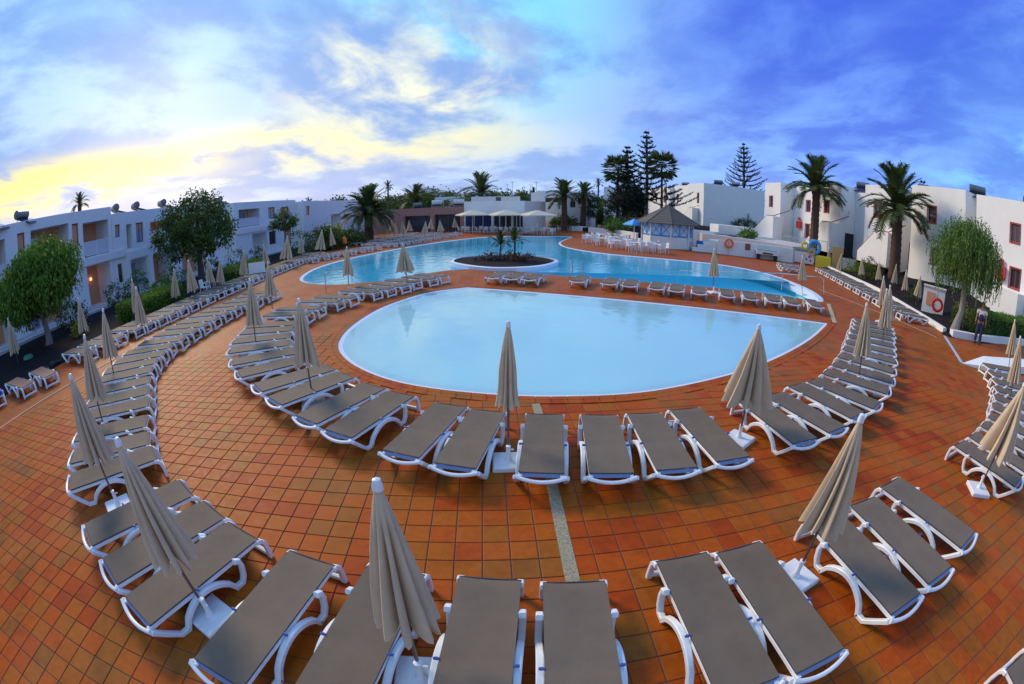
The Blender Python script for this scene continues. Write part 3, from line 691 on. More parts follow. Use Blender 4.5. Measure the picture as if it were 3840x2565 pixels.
B2 = wallbldg('apartment_building', 'white two-storey apartment wing with recessed loggias between the ficus tree and the broad dark tree', FL, 21.13, 36, 8.2, 0, 5.72, ops)
window(B2, FL, 21.45, 22.0, 4.1, 4.95, blind=.35, bars=0, pane=M_BLUEGLASS); window(B2, FL, 21.45, 21.95, 1.0, 2.3, bars=0)
recess(B2, FL, 22.65, 23.25, 3.2, 4.85, 1.2, M_SALMON); window(B2, FL, 23.7, 24.55, 3.45, 4.85, blind=.4, pane=M_BLUEGLASS)
recess(B2, FL, 25.35, 27.6, 3.2, 4.75, 1.5, M_SALMON, None, (3.2, 4.1), (26.2, 4.3))
recess(B2, FL, 22.8, 24.7, .02, 2.3, 1.3, M_WHITEWALL, (23.0, 24.5, .05, 2.1)); recess(B2, FL, 25.4, 27.6, .02, 2.3, 1.6, M_SALMON)
recess(B2, FL, 29.0, 32.6, 3.2, 4.8, 1.5, M_SALMON, (29.4, 30.8, 3.25, 4.7), (3.2, 4.1)); recess(B2, FL, 29.0, 32.6, .02, 2.3, 1.6, M_SALMON, (29.4, 30.8, .05, 2.1))
sb = MB(); sb.fbox(FL, 22.35, 28.5, 0.003, 0.12, 2.4, 2.95); sb.fbox(FL, 24.85, 25.3, .003, .12, .02, 2.4); sb.fbox(FL, 22.35, 22.75, .003, .12, .02, 2.4); sb.build('balcony_slab', M_WHITEWALL, B2, smooth=False)
FM = ((-25, 0), (0, 1), (1, 0))
ops = [(42.7, 44.2, 3.7, 4.85), (36.9, 40.9, 3.15, 4.85), (45.7, 47.6, 3.6, 4.8), (39.2, 42.2, .3, 2.35), (42.7, 44.3, .9, 2.3), (46.6, 48.0, .3, 2.3)]
B3 = wallbldg('apartment_building', 'white two-storey apartment block behind the small round-headed tree', FM, 36.1, 49.4, 8, -.2, 5.55, ops)
window(B3, FM, 42.7, 44.2, 3.7, 4.85, blind=.35, pane=M_BLUEGLASS); recess(B3, FM, 36.9, 40.9, 3.15, 4.85, 1.5, M_SALMON, (38.8, 40.4, 3.2, 4.7), (3.15, 4.0)); sb = MB(); sb.fbox(FM, 36.3, 45.0, .003, .13, 2.55, 3.05); sb.build('balcony_slab', M_WHITEWALL, B3, smooth=False); window(B3, FM, 45.7, 47.6, 3.6, 4.8, pane=M_SALMON)
recess(B3, FM, 39.2, 42.2, .3, 2.35, 1.6, M_WHITEWALL, (39.5, 41, .35, 2.2)); window(B3, FM, 42.7, 44.3, .9, 2.3); window(B3, FM, 46.6, 48.0, .3, 2.3, pane=M_SALMON)
FN = ((-24, 0), (0, 1), (1, 0))
ops = [(50.3, 51.3, 3.6, 4.7), (58.2, 62.0, .9, 3.4), (63.0, 66.8, .9, 3.3), (69.2, 71.6, 1.4, 2.7)]
B4 = wallbldg('apartment_building', 'long white rear building with glazed bays and open terrace left of the middle palm', FN, 49.45, 74.5, 8, -1.6, 5.3, ops)
window(B4, FN, 50.3, 51.3, 3.6, 4.7, bars=0, fm=M_REDWOOD, pane=M_SALMON); recess(B4, FN, 58.2, 62.0, .9, 3.4, 1.2, M_WHITEWALL, (58.6, 61.6, 1, 3.2)); recess(B4, FN, 63.0, 66.8, .9, 3.3, 1.2, M_WHITEWALL, (63.4, 66.4, 1, 3.1))
window(B4, FN, 69.2, 71.6, 1.4, 2.7)
railing(B4, FN, 59.5, 73.5, .45, 1.4, 1.9)
tb = MB(); tb.fbox(FN, 59.0, 74.0, .01, 2.0, -1.0, .45); tb.build('terrace', M_SALMON, B4, smooth=False)
LG = 'solar water heaters on the left roofs'
heater((-27.0, 11.0, 6.0), R(115), 'leftmost solar water heater on the left roof, cut by the picture edge', LG)
heater((-27.2, 13.6, 6.0), R(115), 'solar water heater with steel tank standing above the leftmost ficus tree', LG)
heater((-27.4, 22.7, 5.5), R(150), 'solar water heater just right of the roof step in the left row', LG)
heater((-27.4, 25.0, 5.5), R(150), 'solar water heater between the roof step and the broad dark tree', LG)
heater((-27.0, 33.5, 5.5), R(150), 'solar water heater right behind the broad dark tree, left of a pair', LG)
heater((-27.0, 36.2, 5.4), R(150), 'solar water heater just right of the broad dark tree, right of a pair', LG)
heater((-27.4, 28.3, 5.5), R(150), 'solar water heater half hidden behind the top of the broad dark tree', LG)

# brown restaurant pavilion and white restaurant hall
pp0 = Vector((-17.5, 66.5)); pdir = (Vector((-6.6, 62.2)) - pp0).normalized()
FR = (tuple(pp0), tuple(pdir), (pdir.y, -pdir.x))
BR = wallbldg('restaurant_pavilion', 'brown flat-roofed pavilion with two large dark openings behind the far parasols', FR, -4, 11.85, 9, -.4, 3.45, [(2.1, 6.5, -.1, 2.35), (7.2, 11.3, .0, 2.45)], m=M_BROWNWALL, th=.35)
for a, b_ in ((2.1, 6.5), (7.2, 11.3)):
    p = MB(); p.fbox(FR, a, b_, -.55, -.5, -.1, 2.45); p.build('glazing', M_DARKGLASS, BR, smooth=False)
    for k in range(5): c = a + (b_ - a) * k / 4; MB().fbox(FR, c - .03, c + .03, -.49, -.42, -.1, 2.36).build('mullion', M_POLE, BR, smooth=False)
BW = wallbldg('restaurant_hall', 'white restaurant hall with tall glazed front behind the open square parasols', FR, 11.9, 20.5, 9, -.1, 4.15, [(12.0, 15.9, .1, 2.4), (16.15, 18.7, .1, 2.4), (18.9, 20.3, .1, 2.4)], th=.3)
for a, b_, mm in ((12.0, 15.9, mat('blue_window', (0.015, 0.04, 0.14), 0.2)), (16.15, 18.7, M_DARKGLASS), (18.9, 20.3, M_DARKGLASS)):
    p = MB(); p.fbox(FR, a, b_, -.3, -.26, .1, 2.4); o = p.build('glazing', mm, BW, smooth=False)
    for k in range(4): c = a + (b_ - a) * k / 3; MB().fbox(FR, c - .04, c + .04, -.25, -.2, .1, 2.39).build('mullion', M_PLASTIC, BW, smooth=False)
F2 = (FR[0], FR[1], FR[2])
BV = wallbldg('hotel_building', 'white hotel block with small brown windows behind the restaurant hall', ((pp0.x - FR[2][0] * 12, pp0.y - FR[2][1] * 12), FR[1], FR[2]), 17.2, 26, 8, -.2, 5.6, [(19.5, 21.8, 4.1, 4.8), (23.4, 24.2, 3.4, 4.3), (24.6, 25.4, 3.9, 4.9)])
FV = ((pp0.x - FR[2][0] * 12, pp0.y - FR[2][1] * 12), FR[1], FR[2])
for a, b_, c, d in ((19.5, 21.8, 4.1, 4.8), (23.4, 24.2, 3.4, 4.3), (24.6, 25.4, 3.9, 4.9)): window(BV, FV, a, b_, c, d)
# white blocks further right at the back (azimuth 2..9 degrees)
def back_block(label, az0, az1, D, z0, z1, wins, depth=8, m=M_WHITEWALL):
    a, b = Vector(pol(az0, D)), Vector(pol(az1, D)); d = (b - a).normalized(); F = (tuple(a), tuple(d), (d.y, -d.x)); Ln = (b - a).length
    t = wallbldg('white_house', label, F, 0, Ln, depth, z0, z1, [(Ln * p, Ln * p + 1.0, z, z + 1.3) for p, z in wins], m=m)
    for p, z in wins: window(t, F, Ln * p, Ln * p + 1.0, z, z + 1.3, bars=0)
    return t
back_block('low white hotel wing seen over the hall roof, behind dark shrubs', -5.0, 1.0, 88, 0, 5.3, [(.5, 3.9)], 8)
back_block('white two-storey house with small windows behind the twin date palms', 3.0, 8.0, 84, 0, 6.3, [(.1, 3.9), (.3, 4.3), (.75, 4.3), (.1, 1.2), (.75, 1.2), (.5, 4)], 9)
back_block('low white house wall seen above the brown pavilion roof', -9.5, -5.8, 96, 0, 5.6, [(.3, 3.6)], 8)
back_block('small white house seen between dark shrubs above the restaurant hall', -4.6, -2.6, 104, 0, 6.6, [(.5, 4.0)], 8)
back_block('white corner house left of the tall pines, behind the round tree', 11.3, 13.5, 82, .3, 7.3, [(.35, 4.6)], 8)
heater((-11.0, 67.5, 3.4), R(190), 'white-tank solar heater on the brown pavilion roof, left one', 'white-tank heaters on the pavilion roof', M_TANKW, 1.15)
heater((-7.6, 66.6, 3.4), R(190), 'white-tank solar heater on the brown pavilion roof, right one', 'white-tank heaters on the pavilion roof', M_TANKW, 1.15)
heater((-14.2, 69.0, 3.3), R(190), 'dark solar panel rack on the left part of the brown pavilion roof', 'white-tank heaters on the pavilion roof', M_TANK, 1.0)

# right row: stepped white apartment blocks with outside stairs, fronts face the pool (-x)
def FXm(x): return ((x, 0), (0, 1), (-1, 0))          # u = y, outward -x
def right_block(label, x, y0, y1, depth, z0, z1, wins, m=M_WHITEWALL):
    F = FXm(x); t = thing('apartment_building', label, 'building', (0, 0, 0))
    w = MB(); wall_open(w, F, y0, y1, z0, z1, .25, [(a, b, c, d) for a, b, c, d in wins]); w.build('front_wall', m, t, smooth=False)
    s = MB(); s.box(x + .25, x + depth, y0, y0 + .25, z0, z1); s.box(x + .25, x + depth, y1 - .25, y1, z0, z1); s.box(x + depth - .25, x + depth, y0 + .25, y1 - .25, z0, z1)
    s.build('side_wall', m, t, smooth=False)
    r = MB(); r.box(x + .25, x + depth - .25, y0 + .25, y1 - .25, z1 - .5, z1 - .3); r.build('roof', M_ROOF, t, smooth=False)
    for a, b, c, d in wins: window(t, F, a, b, c, d, fm=M_REDWOOD, bars=1, trim=.09)
    return t
def stair(parent, x, y0, y1, z0, ztop, wd=1.3):
    # solid stair flight along the front, high end at y0 (near), with a solid white parapet
    mb = MB(); n = 10
    for k in range(n):
        a = y1 - (y1 - y0) * k / n; b = y1 - (y1 - y0) * (k + 1) / n
        mb.box(x - wd + .15, x - .004, b, a, z0, z0 + (ztop - z0) * (k + 1) / n)
    mb.build('steps', M_WHITEWALL, parent, smooth=False)
    p = MB(); xo = x - wd
    pts = [(y1, z0), (y1, z0 + .9), (y0, ztop + 1.0), (y0 - 1.6, ztop + 1.0), (y0 - 1.6, z0)]
    p.add([(xo, a, b) for a, b in pts] + [(xo + .14, a, b) for a, b in pts], [(4, 3, 2, 1, 0), (5, 6, 7, 8, 9)] + [(i, (i + 1) % 5, 5 + (i + 1) % 5, 5 + i) for i in range(5)])
    p.build('stair_parapet', M_WHITEWALL, parent, smooth=False)
    h = MB(); h.tube([(xo + .07, y1, z0 + .98), (xo + .07, y0, ztop + 1.06), (xo + .07, y0 - 1.7, ztop + 1.06), (xo + 2.6, y0 - 1.75, ztop + 2.0)], .05, 6); h.build('handrail', M_REDWOOD, parent)
    e = MB(); e.box(xo + .15, x - .004, y0 - 1.6, y0 - .004, ztop - .2, ztop); e.box(xo + .0, x - .004, y0 - 1.75, y0 - 1.604, z0, ztop + 1.0); e.build('landing', M_WHITEWALL, parent, smooth=False)
zb = 1.3
def side_bay(parent, x0, x1, y, z0, z1):
    m_ = MB(); m_.box(x0, x1, y, y + .25, z0, z1); m_.build('return_wall', M_WHITEWALL, parent, smooth=False)
B5 = right_block('white apartment block at the far right with red-framed windows and a low annex', 31.5, 5.0, 18.4, 11, zb - .4, 8.35, [(14.0, 14.9, 5.6, 6.8), (13.7, 14.7, 2.7, 3.95), (8.0, 9.0, 5.6, 6.8), (8.0, 9.0, 2.7, 3.9)])
MB().box(29.9, 31.49, 13.0, 15.4, zb - .4, 2.5).build('low_annex', M_WHITEWALL, B5, smooth=False)
MB().box(34.6, 42, 18.45, 20.0, zb - .3, 8.1).build('link_wall', M_WHITEWALL, B5, smooth=False)
B6 = right_block('white apartment block half hidden behind the pepper tree crown', 32.3, 20.05, 26.4, 11, zb - .3, 8.7, [(23.4, 24.4, 5.8, 7.1), (22.6, 23.7, 2.6, 3.8)])
MB().box(36.8, 44, 26.45, 28.6, zb - .3, 8.3).build('link_wall', M_WHITEWALL, B6, smooth=False)
B7 = right_block('white apartment block with a low red-framed window behind the large palm', 33.0, 28.65, 33.6, 11, zb - .2, 8.6, [(31.2, 32.3, 2.6, 3.9), (31.2, 32.2, 5.6, 6.8)])
stair(B7, 33.0, 30.4, 32.9, zb, 3.3, 1.5)
MB().box(36.0, 44, 33.65, 38.3, zb - .2, 8.15).build('link_wall', M_WHITEWALL, B7, smooth=False)
B8 = right_block('white apartment block with red windows between the two large palms', 33.6, 38.35, 43.2, 11, zb, 8.6, [(40.4, 41.3, 5.5, 6.8), (40.6, 41.4, 3.6, 4.4)])
stair(B8, 33.6, 39.8, 42.6, zb, 3.4, 1.5)
B8b = right_block('recessed white apartment front with a red box, behind the left large palm', 35.2, 43.25, 49.9, 10, zb, 8.5, [(46.2, 47.1, 5.5, 6.8), (46.2, 47.1, 2.3, 3.9)])
B9 = right_block('white tower-like block end with one slim red window left of the left large palm', 33.0, 49.95, 53.9, 12, zb, 8.7, [(51.9, 52.7, 5.6, 6.9), (52.3, 52.9, 3.0, 3.7)])
stair(B9, 33.0, 51.0, 54.4, zb, 3.3, 1.5)
BA = right_block('long pale apartment block with blank bluish side wall behind the shingle hut', 33.4, 76.0, 84.0, 13, zb, 9.2, [(78.2, 79.0, 5.6, 7.4), (78.2, 79.0, 2.4, 4.3)])
stair(BA, 33.4, 79.9, 83.6, zb, 3.6)
BB = right_block('pale stepped apartment block with a slim red window behind the tall palm trunk', 34.6, 84.1, 95.0, 12, zb, 9.2, [(92.2, 93.0, 5.6, 7.4)])
BC = right_block('far pale apartment block partly hidden behind the dark pines', 33.6, 95.1, 112, 12, zb, 9.0, [(98, 99, 5.6, 7.2), (104, 105, 5.6, 7.2)])
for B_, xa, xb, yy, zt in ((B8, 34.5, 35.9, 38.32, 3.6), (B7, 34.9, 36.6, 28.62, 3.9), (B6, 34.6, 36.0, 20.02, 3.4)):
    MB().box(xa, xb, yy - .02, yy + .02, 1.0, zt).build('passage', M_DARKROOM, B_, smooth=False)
    l_ = MB(); l_.tube([(xa + .5, yy - .04, 5.9), (xa + .5, yy - .16, 5.9)], .16, 10); l_.build('round_lamp', M_PLASTIC, B_)
dp = MB(); dp.box(42.6, 42.85, 75.7, 75.9, 1.5, 4.6); tag(dp.build('chimney_pipe', M_ROOF, smooth=False), 'dark vertical pipe before the blank bluish wall', 'pipe')
RG = 'solar water heaters on the right roofs'
for i, (x, y, z, lb) in enumerate([(35.5, 14.6, 8.1, 'solar water heater with dark tank on the rightmost roof'), (35.3, 20.5, 8.4, 'solar water heater above the pepper tree crown'), (36.5, 27.6, 8.2, 'solar water heater on the roof right behind the large palm crown'),
        (37.5, 38.6, 8.3, 'solar water heater with white-edged panels between the two large palms'), (38.5, 46.6, 8.3, 'solar water heater half hidden behind the left large palm crown'),
        (37.5, 78.5, 9.0, 'solar collector at the left of the blank bluish wall roof'), (41.0, 78.0, 9.0, 'solar collector at the right of the blank bluish wall roof'), (36.5, 93.0, 8.9, 'low solar panel on the far pale roof left of the blank wall')]):
    heater((x, y, z), R(-60 + 8 * (i % 3)), lb, RG, M_TANK, 1.25)
# red wall boxes on the right fronts
for (x, y, z, lb) in ((34.98, 48.3, 3.8, 'red sign box on the wall left of the left large palm trunk'), (31.3, 15.5, 3.5, 'red sign box on the wall right of the pepper tree')):
    m = MB(); m.box(-.12, .12, -.45, .45, -.55, .35); m.box(-.06, .06, -.22, .22, .5, .8)
    o = m.build('sign_box', M_RED, smooth=False); o.location = (x, y, z); tag(o, lb, 'sign', 'red sign boxes on the right fronts')

# ------------------------------------------------------------------ low walls on the right side
def thickwall(name, label, path, h0, h1, th, m=M_WHITEWALL, cat='wall'):
    P = [Vector(p) for p in path]; l = []; r = []
    for i, p in enumerate(P):
        a = P[max(0, i - 1)]; b = P[min(len(P) - 1, i + 1)]; d = (b - a).normalized(); nn = Vector((-d.y, d.x)) * th / 2
        l.append(p + nn); r.append(p - nn)
    mb = MB(); n = len(P)
    mb.add([(v.x, v.y, h0) for v in l] + [(v.x, v.y, h1) for v in l] + [(v.x, v.y, h1) for v in r] + [(v.x, v.y, h0) for v in r],
           [(k * n + i, k * n + i + 1, ((k + 1) % 4) * n + i + 1, ((k + 1) % 4) * n + i) for k in range(4) for i in range(n - 1)] + [(0, n, 2 * n, 3 * n), (3 * n + n - 1, 2 * n + n - 1, n + n - 1, n - 1)])
    o = mb.build(name, m, smooth=False); return tag(o, label, cat)
thickwall('garden_kerb', 'low white kerb wall along the lounger row and round the right garden corner', [(30.4, 37.6), (28.15, 31.9), (25.0, 23.4), (22.1, 17.7), (19.8, 12.9)], -.15, .24, .22)
thickwall('garden_kerb', 'low white kerb wall behind the standing man, in front of the clipped hedge', [(19.78, 12.4), (21.7, 11.62), (28.1, 10.9), (40, 9.5)], -.15, .30, .34)
mb = MB(); mb.add([(15.6, 8.9, 0.0), (17.5, 8.9, .0), (21, 8.1, .0), (21, 7.2, .0), (19.5, 7.3, .0), (16.3, 8.0, 0), (15.6, 8.9, .02), (17.5, 8.9, .24), (21, 8.1, .3), (21, 7.2, .3), (19.5, 7.3, .28), (16.3, 8.0, .18)],
    [(6, 11, 10, 9, 8, 7), (0, 1, 7, 6), (1, 2, 8, 7), (2, 3, 9, 8), (3, 4, 10, 9), (4, 5, 11, 10), (5, 0, 6, 11)])
tag(mb.build('ramp_wall', M_WHITEWALL, smooth=False), 'white wedge-shaped ramp wall beyond the right-edge loungers', 'wall')
thickwall('terrace_wall', 'long white terrace wall behind the foosball table', [(18.9, 39.3), (22.5, 37.9), (26.0, 36.6)], 0, 1.32, .3)
thickwall('terrace_wall', 'upper white curved wall on the terrace right of the shingle hut', [(19.8, 47.5), (22, 46.6), (25.6, 46.0), (29.5, 45.6)], 0, 1.75, .3)
tb = MB(); tb.box(23.0, 27.8, 47.8, 50.2, 1.4, 2.55); tag(tb.build('service_block', M_WHITEWALL, smooth=False), 'white box-shaped service block on the upper terrace', 'building')
tf = MB(); tf.prism([(20.2, 46.0), (26.2, 37.0), (30.5, 38.6), (33, 44), (33, 60), (21, 60)], -.1, 1.5); tf.build('upper_terrace', M_PALEPAVE, smooth=False, kind='structure')
st = thing('garden_steps', 'white steps between the shingle hut and the terrace wall', 'steps', (18.2, 40.6, 0), R(-20))
for k in range(4): s_ = MB(); s_.box(-1.3 + k * .55, 1.3, -.7, .9, k * .3 + .002, (k + 1) * .3); s_.build('step', M_WHITEWALL, st, smooth=False)
thickwall('planter_wall', 'low white planter wall left of the blue parasol by the hut', [(10.6, 63.0), (12.0, 60.5), (13.6, 56.5), (14.6, 52.5)], 0, .75, .3)
thickwall('planter_wall', 'low white planter wall below the round-headed tree, at the back of the plaza', [(6.5, 66.5), (9.0, 66.2), (10.5, 64.6)], 0, .7, .3)
bedp = MB(); bedp.prism([(10.8, 63.2), (12.2, 60.7), (13.8, 56.7), (14.8, 52.7), (19, 54), (19, 66), (9, 67)], 0, .6); bedp.build('planting_bed', M_GRAVEL, smooth=False, kind='structure')

# ------------------------------------------------------------------ shingle-roofed bar hut
HC = (15.3, 43.6); hut = thing('bar_hut', 'octagonal bar hut with grey shingle roof and blue lattice shutters', 'hut', (*HC, 0), R(10))
def ngon(r, n=8, a0=22.5): return [(r * math.cos(R(a0 + 360 * k / n)), r * math.sin(R(a0 + 360 * k / n))) for k in range(n)]
MB().prism(ngon(2.55), 0.0, 1.12).build('counter_base', M_WHITEWALL, hut, smooth=False)
for k in range(8):
    p, q = Vector(ngon(2.62)[k]), Vector(ngon(2.62)[(k + 1) % 8]); d = (q - p).normalized(); F = (tuple(p), tuple(d), (d.y, -d.x)); Ln = (q - p).length
    b = MB(); b.fbox(F, .08, Ln - .08, -.06, .0, 1.16, 1.26); b.fbox(F, .08, Ln - .08, -.05, -.01, 2.28, 2.36); b.fbox(F, Ln / 2 - .06, Ln / 2 + .06, -.05, -.008, 1.26, 2.28)
    fr = b.build('shutter', M_CYANB, hut, smooth=False)
    pn = MB(); pn.fbox(F, .08, Ln - .08, -.09, -.075, 1.2, 2.34); pn.build('shutter_panel', mat('pale_blue_board', (0.55, 0.68, 0.8), .6), fr, smooth=False)
    for (s0, s1) in ((.1, Ln / 2 - .08), (Ln / 2 + .08, Ln - .1)):
        x_ = MB()
        def PT(u, z, w=-.03): return (F[0][0] + d.x * u + F[2][0] * w, F[0][1] + d.y * u + F[2][1] * w, z)
        x_.tube([PT(s0, 1.28), PT(s1, 2.26)], .028, 4); x_.tube([PT(s0, 2.26), PT(s1, 1.28)], .028, 4)
        x_.build('cross_brace', M_CYANB, fr)
    ps = MB(); ps.tube([(p.x, p.y, 0), (p.x, p.y, 2.42)], .07, 8); ps.build('post', M_PLASTIC, hut)
rf = MB(); R1, R2 = ngon(3.15), ngon(.02)
nl = 11
for i in range(nl):
    t0, t1 = i / nl, (i + 1) / nl; r0, r1 = 3.2 * (1 - t0) + .03, 3.2 * (1 - t1) + .03; z0_, z1_ = 2.36 + 1.75 * t0, 2.36 + 1.75 * t1
    a = ngon(r0 + .04); b = ngon(r1 + .0)
    rf.add([(x, y, z0_ - .03) for x, y in a] + [(x, y, z0_ + .03) for x, y in a] + [(x, y, z1_ + .02) for x, y in b], [(k, (k + 1) % 8, 8 + (k + 1) % 8, 8 + k) for k in range(8)] + [(8 + k, 8 + (k + 1) % 8, 16 + (k + 1) % 8, 16 + k) for k in range(8)])
rf.build('roof', M_THATCH, hut, smooth=False)
rg = MB()
for k in range(8): a = ngon(3.24)[k]; rg.tube([(a[0], a[1], 2.4), (0, 0, 4.16)], .05, 5)
rg.build('roof_ridge', M_THATCH, hut)
o = MB().box(-.3, .3, -.3, .3, 0, .9).build('waste_bin', M_BLUE, smooth=False); o.location = (18.35, 42.2, 0); tag(o, 'blue bin standing at the right corner of the shingle hut', 'bin')
# ------------------------------------------------------------------ sun loungers
def lounger_proto():
    t = thing('sun_lounger', 'x', 'sun lounger')
    # sling: slightly sagging mesh fabric
    nx_, ny_ = 4, 28; top = []; bot = []
    def sag(x, y): return 0.338 - 0.014 * (1 - (x / .288) ** 2) * (1 - 0.4 * abs(y) / .83) - 0.005 * math.exp(-((y + .12) / .05) ** 2)
    mb = MB()
    for j in range(ny_ + 1):
        for i in range(nx_ + 1):
            x = -.288 + .576 * i / nx_; y = -.83 + 1.715 * j / ny_; mb.v.append((x, y, sag(x, y) - max(0, y - .8) * .25))
    m = (nx_ + 1) * (ny_ + 1)
    mb.v += [(x, y, z - .006) for x, y, z in list(mb.v)]
    for j in range(ny_):
        for i in range(nx_):
            a = j * (nx_ + 1) + i; mb.f.append((a, a + 1, a + nx_ + 2, a + nx_ + 1)); mb.f.append((m + a, m + a + nx_ + 1, m + a + nx_ + 2, m + a + 1))
    mb.build('sling', M_SLING, t)
    h = MB(); h.ribbon([(-.83, .328), (0, .326), (.83, .328)], .282, .2895, .016); h.ribbon([(-.83, .328), (0, .326), (.83, .328)], -.2895, -.282, .016)
    h.tube([(-.286, .888, .312), (.286, .888, .312)], .009, 6); h.tube([(-.285, -.834, .329), (.285, -.834, .329)], .008, 6)
    h.build('sling_hem', M_PIPING, t)
    def arc(y0, y1, n, zt):
        return [(y0 + (y1 - y0) * k / n, zt * math.sin(math.pi * k / n) ** 0.62) for k in range(n + 1)]
    for s in (-1, 1):
        a, b = (.236, .286) if s > 0 else (-.286, -.236)
        f = MB(); f.ribbon([(.86, .294), (.5, .286), (0, .283), (-.6, .286), (-.88, .284)], a, b, .052)
        a2, b2 = (.288, .354) if s > 0 else (-.354, -.288)
        f.ribbon([(.44, .325), (.50, .30), (.515, .22), (.49, .10), (.44, .026), (.33, .026)], a2, b2, .058)
        f.ribbon([(.345, .018)] + [(y, .02 + z) for y, z in arc(.335, -.47, 12, .245)] + [(-.475, .018)], a2, b2, .062)
        f.ribbon([(-.46, .021), (-.58, .024), (-.73, .15), (-.88, .285)], a2, b2, .056)
        f.build('side_frame', M_PLASTIC, t)
        k = MB(); k.tube([(s * .285, -.12, .335), (s * .31, -.12, .335), (s * .335, -.12, .333)], [.012, .018, .014], 8); k.build('hinge_knob', M_KNOB, t)
    e = MB()
    for a, b in ((.245, .310), (-.310, -.245)):
        e.ribbon([(.84, .296), (.895, .286), (.94, .24), (.965, .12), (.97, .0)], a, b, .055)
    e.tube([(-.29, .872, .280), (.29, .872, .280)], .028, 8); e.tube([(-.29, .966, .045), (.29, .966, .045)], .031, 8)
    e.build('head_leg_frame', M_PLASTIC, t)
    e = MB(); pts = []
    for k in range(9): u = -1 + k / 4; pts.append((u * .322, -.885 - .065 * (1 - u * u), .295 - .035 * (1 - u * u)))
    e.tube(pts, [.030] + [.026] * 7 + [.030], 8); e.build('foot_bar', M_PLASTIC, t)
    e = MB(); e.add([(-.27, -.84, .32), (.27, -.84, .32), (.27, -.872, .285), (-.27, -.872, .285)], [(0, 1, 2, 3)]); e.build('foot_gap_shade', mat('blue_grey_gap_shade', (0.16, 0.20, 0.34), .5), t)  # bluish strip that paints the shade between sling end and foot bar
    return t
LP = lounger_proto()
LPT = proto_tree(LP)
first_l = [True]
def put_lounger(x_in, y_in, ang, label, group, far=False, jit=.012):
    # x_in, y_in: middle of the head end of the sling; ang: direction (deg) from head end to foot end
    a = R(ang + random.uniform(-1.2, 1.2)); cx, cy = x_in + .83 * math.cos(a), y_in + .83 * math.sin(a)
    cx += random.uniform(-jit, jit); cy += random.uniform(-jit, jit)
    rz = a + math.pi / 2
    if first_l[0]:
        first_l[0] = False; LP.location = (cx, cy, 0.004); LP.rotation_euler = (0, 0, rz); LP['label'] = label; LP['group'] = group; return LP
    r = dup(LPT, (cx, cy, 0.004), rz, label, skip=('hinge_knob', 'foot_gap_shade') if far else ()); r['group'] = group; return r
ORD = ['first', 'second', 'third', 'fourth', 'fifth', 'sixth', 'seventh', 'eighth', 'ninth', 'tenth', 'eleventh', 'twelfth', 'thirteenth', 'fourteenth', 'fifteenth', 'sixteenth', 'seventeenth', 'eighteenth', 'nineteenth', 'twentieth']
def ordn(i):
    if i < 20: return ORD[i]
    tens = ['twenty', 'thirty'][(i + 1) // 10 - 2]; u = (i + 1) % 10
    return (['twentieth', 'thirtieth'][(i + 1) // 10 - 2]) if u == 0 else tens + '-' + ORD[u - 1]
# front row (nearest arc)
A_ = [(-4.33, 3.80, -121), (-3.61, 3.49, -116), (-3.0, 3.23, -109), (-2.01, 3.0, -101), (-1.1, 2.99, -99), (-.2, 2.94, -94), (.57, 2.87, -92), (1.69, 3.08, -85), (2.36, 3.09, -84), (3.68, 3.27, -85), (4.5, 3.39, -86), (5.32, 3.62, -78)]
for i, (x, y, a) in enumerate(A_):
    put_lounger(x, y, a, 'taupe sun lounger with white frame, %s from the left in the nearest row' % ordn(i), 'sun loungers in the nearest row', jit=.004)
put_lounger(4.86, -.06, -95, 'sun lounger at the bottom right corner, only the curved head leg showing', 'sun loungers in the nearest row')
# second row round the small pool: left wing, centre, right wing
D_ = [(-3.14, 20.63, 145.5), (-3.57, 19.98, 149), (-4.14, 19.18, 151), (-4.46, 18.33, 153), (-4.93, 17.74, 156), (-5.34, 17.09, 159), (-5.97, 16.06, 165), (-6.3, 15.45, 172), (-6.62, 14.4, 178), (-6.72, 13.6, 181), (-6.57, 12.36, 188), (-6.37, 11.72, 193), (-6.12, 11.0, 199), (-5.76, 10.35, 206), (-5.2, 9.68, 214), (-4.67, 9.14, 222), (-3.89, 8.58, 229), (-3.34, 8.15, 235), (-2.56, 7.59, 243), (-1.96, 7.27, 248), (-1.01, 6.83, 252), (-.38, 6.61, 257), (.51, 6.47, 265), (1.38, 6.43, 264.5), (2.14, 6.44, 271), (2.88, 6.55, 275), (4.31, 6.8, 278), (5.01, 6.99, 286), (5.85, 7.38, 288), (6.5, 7.6, 296), (7.26, 8.05, 308), (7.99, 8.58, 307), (8.7, 9.18, 308), (9.41, 9.77, 313), (10.05, 10.4, 318), (10.72, 11.0, 320), (11.4, 11.65, 324), (12.0, 12.15, 326), (12.6, 12.75, 328), (13.15, 13.3, 330)]
for i, (x, y, a) in enumerate(D_):
    if i < 20: lb = 'taupe sun lounger, %s from the far end, left wing of small pool' % ordn(i)
    elif i < 26: lb = 'taupe sun lounger, %s of the six facing us below the small pool' % ordn(i - 20)
    else: lb = 'taupe sun lounger, %s from the near end, right wing of small pool' % ordn(i - 26)
    put_lounger(x, y, a, lb, 'sun loungers round the small pool', far=math.hypot(x, y) > 12)
